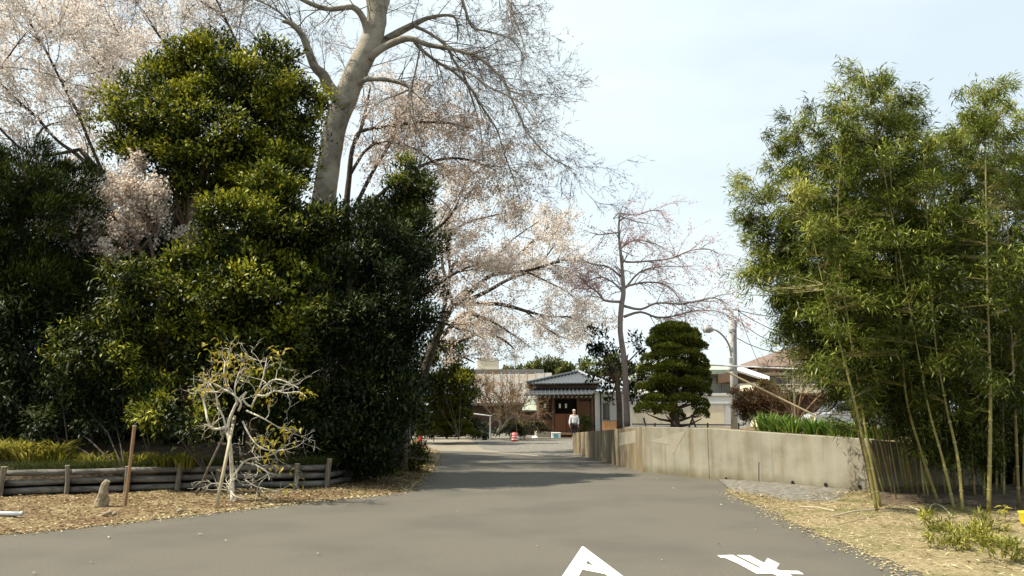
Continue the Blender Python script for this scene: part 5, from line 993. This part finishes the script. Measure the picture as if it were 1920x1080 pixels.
# undergrowth weeds, bucket, hoop, yellow leafed plant
def blades(name, c, n, ln, wd, m, parent, tilt=.5, rad=.1, droop=.3, rnd=None):
    az = RNG.uniform(0, 2 * math.pi, n); o = np.stack([np.cos(az), np.sin(az), np.zeros(n)], 1); P = np.array(c) + o * (rad * RNG.random(n) ** .5)[:, None]
    Dr = o * np.abs(RNG.normal(0, tilt, n))[:, None]; Dr[:, 2] = 1; Ln = ln * RNG.uniform(.6, 1.15, n)
    # two-segment blade
    Dr = unit(Dr); S = unit(np.cross(Dr, o + 1e-3)); mid = P + Dr * Ln[:, None] * .55; D2 = Dr + o * droop * 2; D2[:, 2] -= droop; D2 = unit(D2); tip = mid + D2 * Ln[:, None] * .5
    w_ = wd / 2; v = np.empty((n, 5, 3)); v[:, 0] = P - S * w_ * .6; v[:, 1] = P + S * w_ * .6; v[:, 2] = mid - S * w_; v[:, 3] = mid + S * w_; v[:, 4] = tip
    b_ = np.arange(n)[:, None] * 5; f = np.concatenate([b_ + np.array([[0, 1, 3]]), b_ + np.array([[0, 3, 2]]), b_ + np.array([[2, 3, 4]])], 1).reshape(-1, 3)
    r = RNG.random(n) if rnd is None else rnd; return tag(raw_mesh(name, v.reshape(-1, 3), f, m, parent, np.repeat(r, 5)), kind='stuff')
for (u, v, lab) in [(1760, 985, 'yellow green weed tuft on the straw verge below the golden culm'), (1800, 1000, 'leafy weed tuft in front of the straight golden culm'), (1835, 1010, 'largest weed tuft on the right verge'), (1880, 1040, 'weed tuft in the bottom right corner'), (1780, 1015, 'sparse weed tuft nearer the road'), (1855, 985, 'small weed tuft at the culm bases')]:
    p = G(u, v, .1); r = root('weed', p, lab, 'weed', 'weed tufts on the right verge'); blades('blades', p - Vector((0, 0, .02)), 40, .14, .014, LM['sasa'], r, 1.0, .25, .45, rnd=RNG.uniform(0, .6, 40)); crown('leaves', [(np.array(p) + [0, 0, .04], np.array([.24, .18, .07]))], 38, 8, .085, .2, LM['sasa'], r, spread=.09, tone=-.15)
p = G(1930, 984, .08); bk_ = root('bucket', p, 'bright yellow bucket at the right edge under the bamboo', 'bucket')
MB().lathe(p, [(.09, 0), (.095, .02), (.115, .15), (.12, .165), (.105, .165), (.085, .03)], 20).build('body', M['bucket'], bk_, smooth=True); MB().tube([p + Vector((.117 * math.cos(a), .02, .15 - .05 * math.sin(a))) for a in np.linspace(0, math.pi, 12)], .004, 5).build('handle', M['steel'], bk_)
p = G(1885, 972, .1); yp = root('yellow_plant', p, 'low plant with a few broad yellow leaves beside the bucket', 'plant'); n = 9
for i in range(n):
    o = bpy.data.objects.new('leaf', lm[i % 2]); COL.objects.link(o); o.parent = yp; o.location = (random.gauss(0, .05), random.gauss(0, .03), .06 + .012 * i); o.rotation_euler = (random.uniform(-.2, .6), random.uniform(-.4, .4), i * .9); o.scale = (1.1, .9, .9)
MB().tube([p, p + Vector((.01, 0, .18))], .006, 5).build('stem', M['culm'], yp)
Q, S = smooth_line([G(1740, 962, .08), W(1748, 946, 12.6), W(1765, 948, 12.5), G(1785, 968, .08)], [.008] * 4, 4); tag(MB().tube(Q, S, 6).build('hoop', M['cutwood'], None, loc=Q[0]), 'pale bent cane arching out of the soil between the culms', 'cane')
# fallen culms
for (a, c, lab) in [((1560, 968), (1640, 955), 'short fallen pale cane left of the front culms'), ((1500, 950), (1565, 958), 'fallen pale cane lying across the straw by the road'), ((1680, 945), (1745, 965), 'fallen cane lying between the culm bases')]:
    p, q = G(*a, .13), G(*c, .12); tag(MB().tube([p, p.lerp(q, .5) + Vector((0, 0, .02)), q], .012, 6).build('fallen_cane', M['cutwood'], None, loc=p), lab, 'cane', 'canes fallen on the right verge')

# irises along the wall top
for k in range(15):
    f = k / 14; u = 1400 + f * 225; i = 2; p, n = wall_pt(u, 822, i, 0); zt = WT[2] + (WT[3] - WT[2]) * ((u - 1330) / 310); q = Vector((p.x, p.y, zt - .03)) - n * random.uniform(.35, .65)
    lab = ['tallest iris clump at the left end of the row above the wall', 'rightmost iris clump beside the bamboo above the wall'][0 if k == 0 else 1] if k in (0, 14) else ['', 'second', 'third', 'fourth', 'fifth', 'sixth', 'seventh', 'eighth', 'ninth', 'tenth', 'eleventh', 'twelfth', 'thirteenth', 'fourteenth'][k] + ' iris clump from the left in the green row along the wall top'
    r = root('iris_clump', q, lab, 'plant', 'iris clumps along the top of the wall'); h = .46 * (1 - .38 * f)
    blades('blades', q, 85, h, .034, LM['iris'], r, .38, .2, .25)
for k in range(5):  # thin brown tubes slanting down from the wall top
    u = 1392 + k * 45 + random.uniform(-10, 10); p, n = wall_pt(u, 815, 2, .02); zt = WT[2] + (WT[3] - WT[2]) * ((u - 1330) / 310); q = Vector((p.x, p.y, zt + .0)) - n * .05
    pts = [q + Vector((0, .1, .02)), q + n * .06 + Vector((.05, 0, .02)), q + n * .08 + Vector((.14, 0, -.12 - .05 * k % 3)), q + n * .07 + Vector((.2, 0, -.26))]
    tag(MB().tube(pts, [.006, .005, .004, .002], 5).build('wall_streak', M['stake'], None, loc=q), 'thin brown streak curving over the edge of the wall top', 'stem', 'thin brown streaks over the wall')

# dwarf bamboo behind the log edging
for k in range(24):
    u = -60 + k * 18 + random.uniform(-6, 6); big = u < 110; p = G(u, 928, 0); q = Vector((p.x * (p.y + .55) / p.y, p.y + random.uniform(.3, .7), .54 if big else .46))
    r = root('dwarf_bamboo', q, ('bright yellow green dwarf bamboo tuft at the left end behind the log edging' if big else 'arching dwarf bamboo tuft drooping over the log edging'), 'plant', 'dwarf bamboo tufts behind the log edging, left end' if big else 'dwarf bamboo tufts behind the log edging')
    blades('blades', q, 130 if big else 60, .62 if big else .42, .03, LM['sasa'], r, .7, .22, .5, rnd=np.clip(RNG.normal(.7 if big else .4, .25, 130 if big else 60), 0, 1))
# short dark grass hanging over the logs
segsP = []; n = 9000; s = RNG.random(n) * 8.6; P = np.empty((n, 3))
fx = np.array([[p.x, p.y] for p in FEW]); ii = np.clip(s.astype(int), 0, 8); ff = (s - ii)[:, None]; xy = fx[ii] * (1 - ff) + fx[np.clip(ii + 1, 0, 9)] * ff
P[:, :2] = xy; P[:, 1] += RNG.uniform(.16, .6, n); P[:, 2] = .44 + RNG.uniform(0, .1, n); Dr = rsphere(n) * .6; Dr[:, 2] += .9; Dr[:, 1] -= .4
tag(leaves('bank_grass', P, Dr, rsphere(n), RNG.uniform(.08, .2, n), .012, LM['far'], None, RNG.normal(.2, .2, n)), 'short dark grass growing on the bank edge behind the logs', 'grass', kind='stuff')

# ------------------------------------------------------------------ litter
def strew(name, A, B, n, zf, ln, wr, m, label, cat, tbeta=(1, 1), smin=0, smax=1, flat=.9, mu=.5):
    A = np.array([tuple(p) for p in A]); B = np.array([tuple(p) for p in B]); s = RNG.uniform(smin, smax, n) * (len(A) - 1); i = np.clip(s.astype(int), 0, len(A) - 2); f = (s - i)[:, None]
    t = RNG.beta(*tbeta, n)[:, None]; a = A[i] * (1 - f) + A[i + 1] * f; b_ = B[i] * (1 - f) + B[i + 1] * f; P = a * (1 - t) + b_ * t
    for k in range(n): P[k, 2] = zf(Vector(P[k]), t[k, 0], s[k] / (len(A) - 1)) + .008
    az = RNG.uniform(0, 6.283, n); Dr = np.stack([np.cos(az), np.sin(az), RNG.normal(0, .15, n)], 1); Nr = rsphere(n) * (1 - flat); Nr[:, 2] += flat
    L_ = ln * RNG.uniform(.5, 1.4, n); return tag(leaves(name, P, Dr, Nr, L_, L_ * wr, m, None, RNG.normal(mu, .33, n)), label, cat, kind='stuff')
strew('leaf_litter', VA, VBn, 24000, lambda p, t, s: max(.004, zl(p, t, s)), .052, .5, LM['litter'], 'dry fallen leaves scattered over the left verge', 'leaf litter', smin=.10, smax=.5, mu=.36)
strew('leaf_litter', VA, VBn, 2400, lambda p, t, s: .004, .06, .5, LM['litter'], 'pale fallen leaves gathered along the left road edge', 'leaf litter', tbeta=(.5, 9), smin=.10, smax=.6, mu=.8)
strew('straw', RA, RB, 26000, zr, .11, .09, LM['straw'], 'dry straw and bamboo sheaths covering the right verge', 'straw', smin=.10)
strew('straw', RA, RB, 5000, zr, .06, .4, LM['litter'], 'dry leaves scattered over the right verge', 'leaf litter', smin=.10, mu=.6)
ei = [p + (a_ - p).normalized() * .45 for p, a_ in zip([q.copy() for q in VA], [q + (q - w_) for q, w_ in zip(VA, VBn)])]
strew('edge_litter', ei, VA, 2600, lambda p, t, s: .002, .045, .5, LM['litter'], 'crumbs and dry leaves swept onto the asphalt along the left edge', 'leaf litter', tbeta=(3.5, .9), smin=.10, smax=.7, mu=.6)
er_ = [q + (q - w_).normalized() * .5 for q, w_ in zip(RA, RB)]
strew('edge_litter', er_, RA, 1600, lambda p, t, s: .002, .045, .4, LM['straw'], 'straw crumbs swept onto the asphalt along the right edge', 'straw', tbeta=(3.5, .9), smin=.1, smax=.95, mu=.6)
rnp = [(G(u, v)) for u, v in [(204, 1009), (170, 1058), (60, 1079), (370, 1005), (738, 1028), (1024, 879), (1045, 878), (1230, 899), (1286, 900), (1323, 903), (1340, 930), (1349, 948), (1260, 917), (1005, 1027), (1421, 995), (1421, 973), (1418, 952), (1240, 1054), (1353, 1024), (420, 1016), (600, 1040), (860, 960)]]
pale = lm[0].copy(); pale.materials[0] = M['cutwood']
for p in rnp:
    az = random.uniform(0, 6.28); o = bpy.data.objects.new('fallen_leaf', lm[2]); COL.objects.link(o); o.location = (p.x, p.y, .022); o.rotation_euler = (.1, .15, az); o.scale = [random.uniform(.35, .6)] * 3; o.data = pale
    tag(o, 'small pale fallen leaf lying on the bare asphalt', 'leaf', 'fallen leaves on the asphalt')
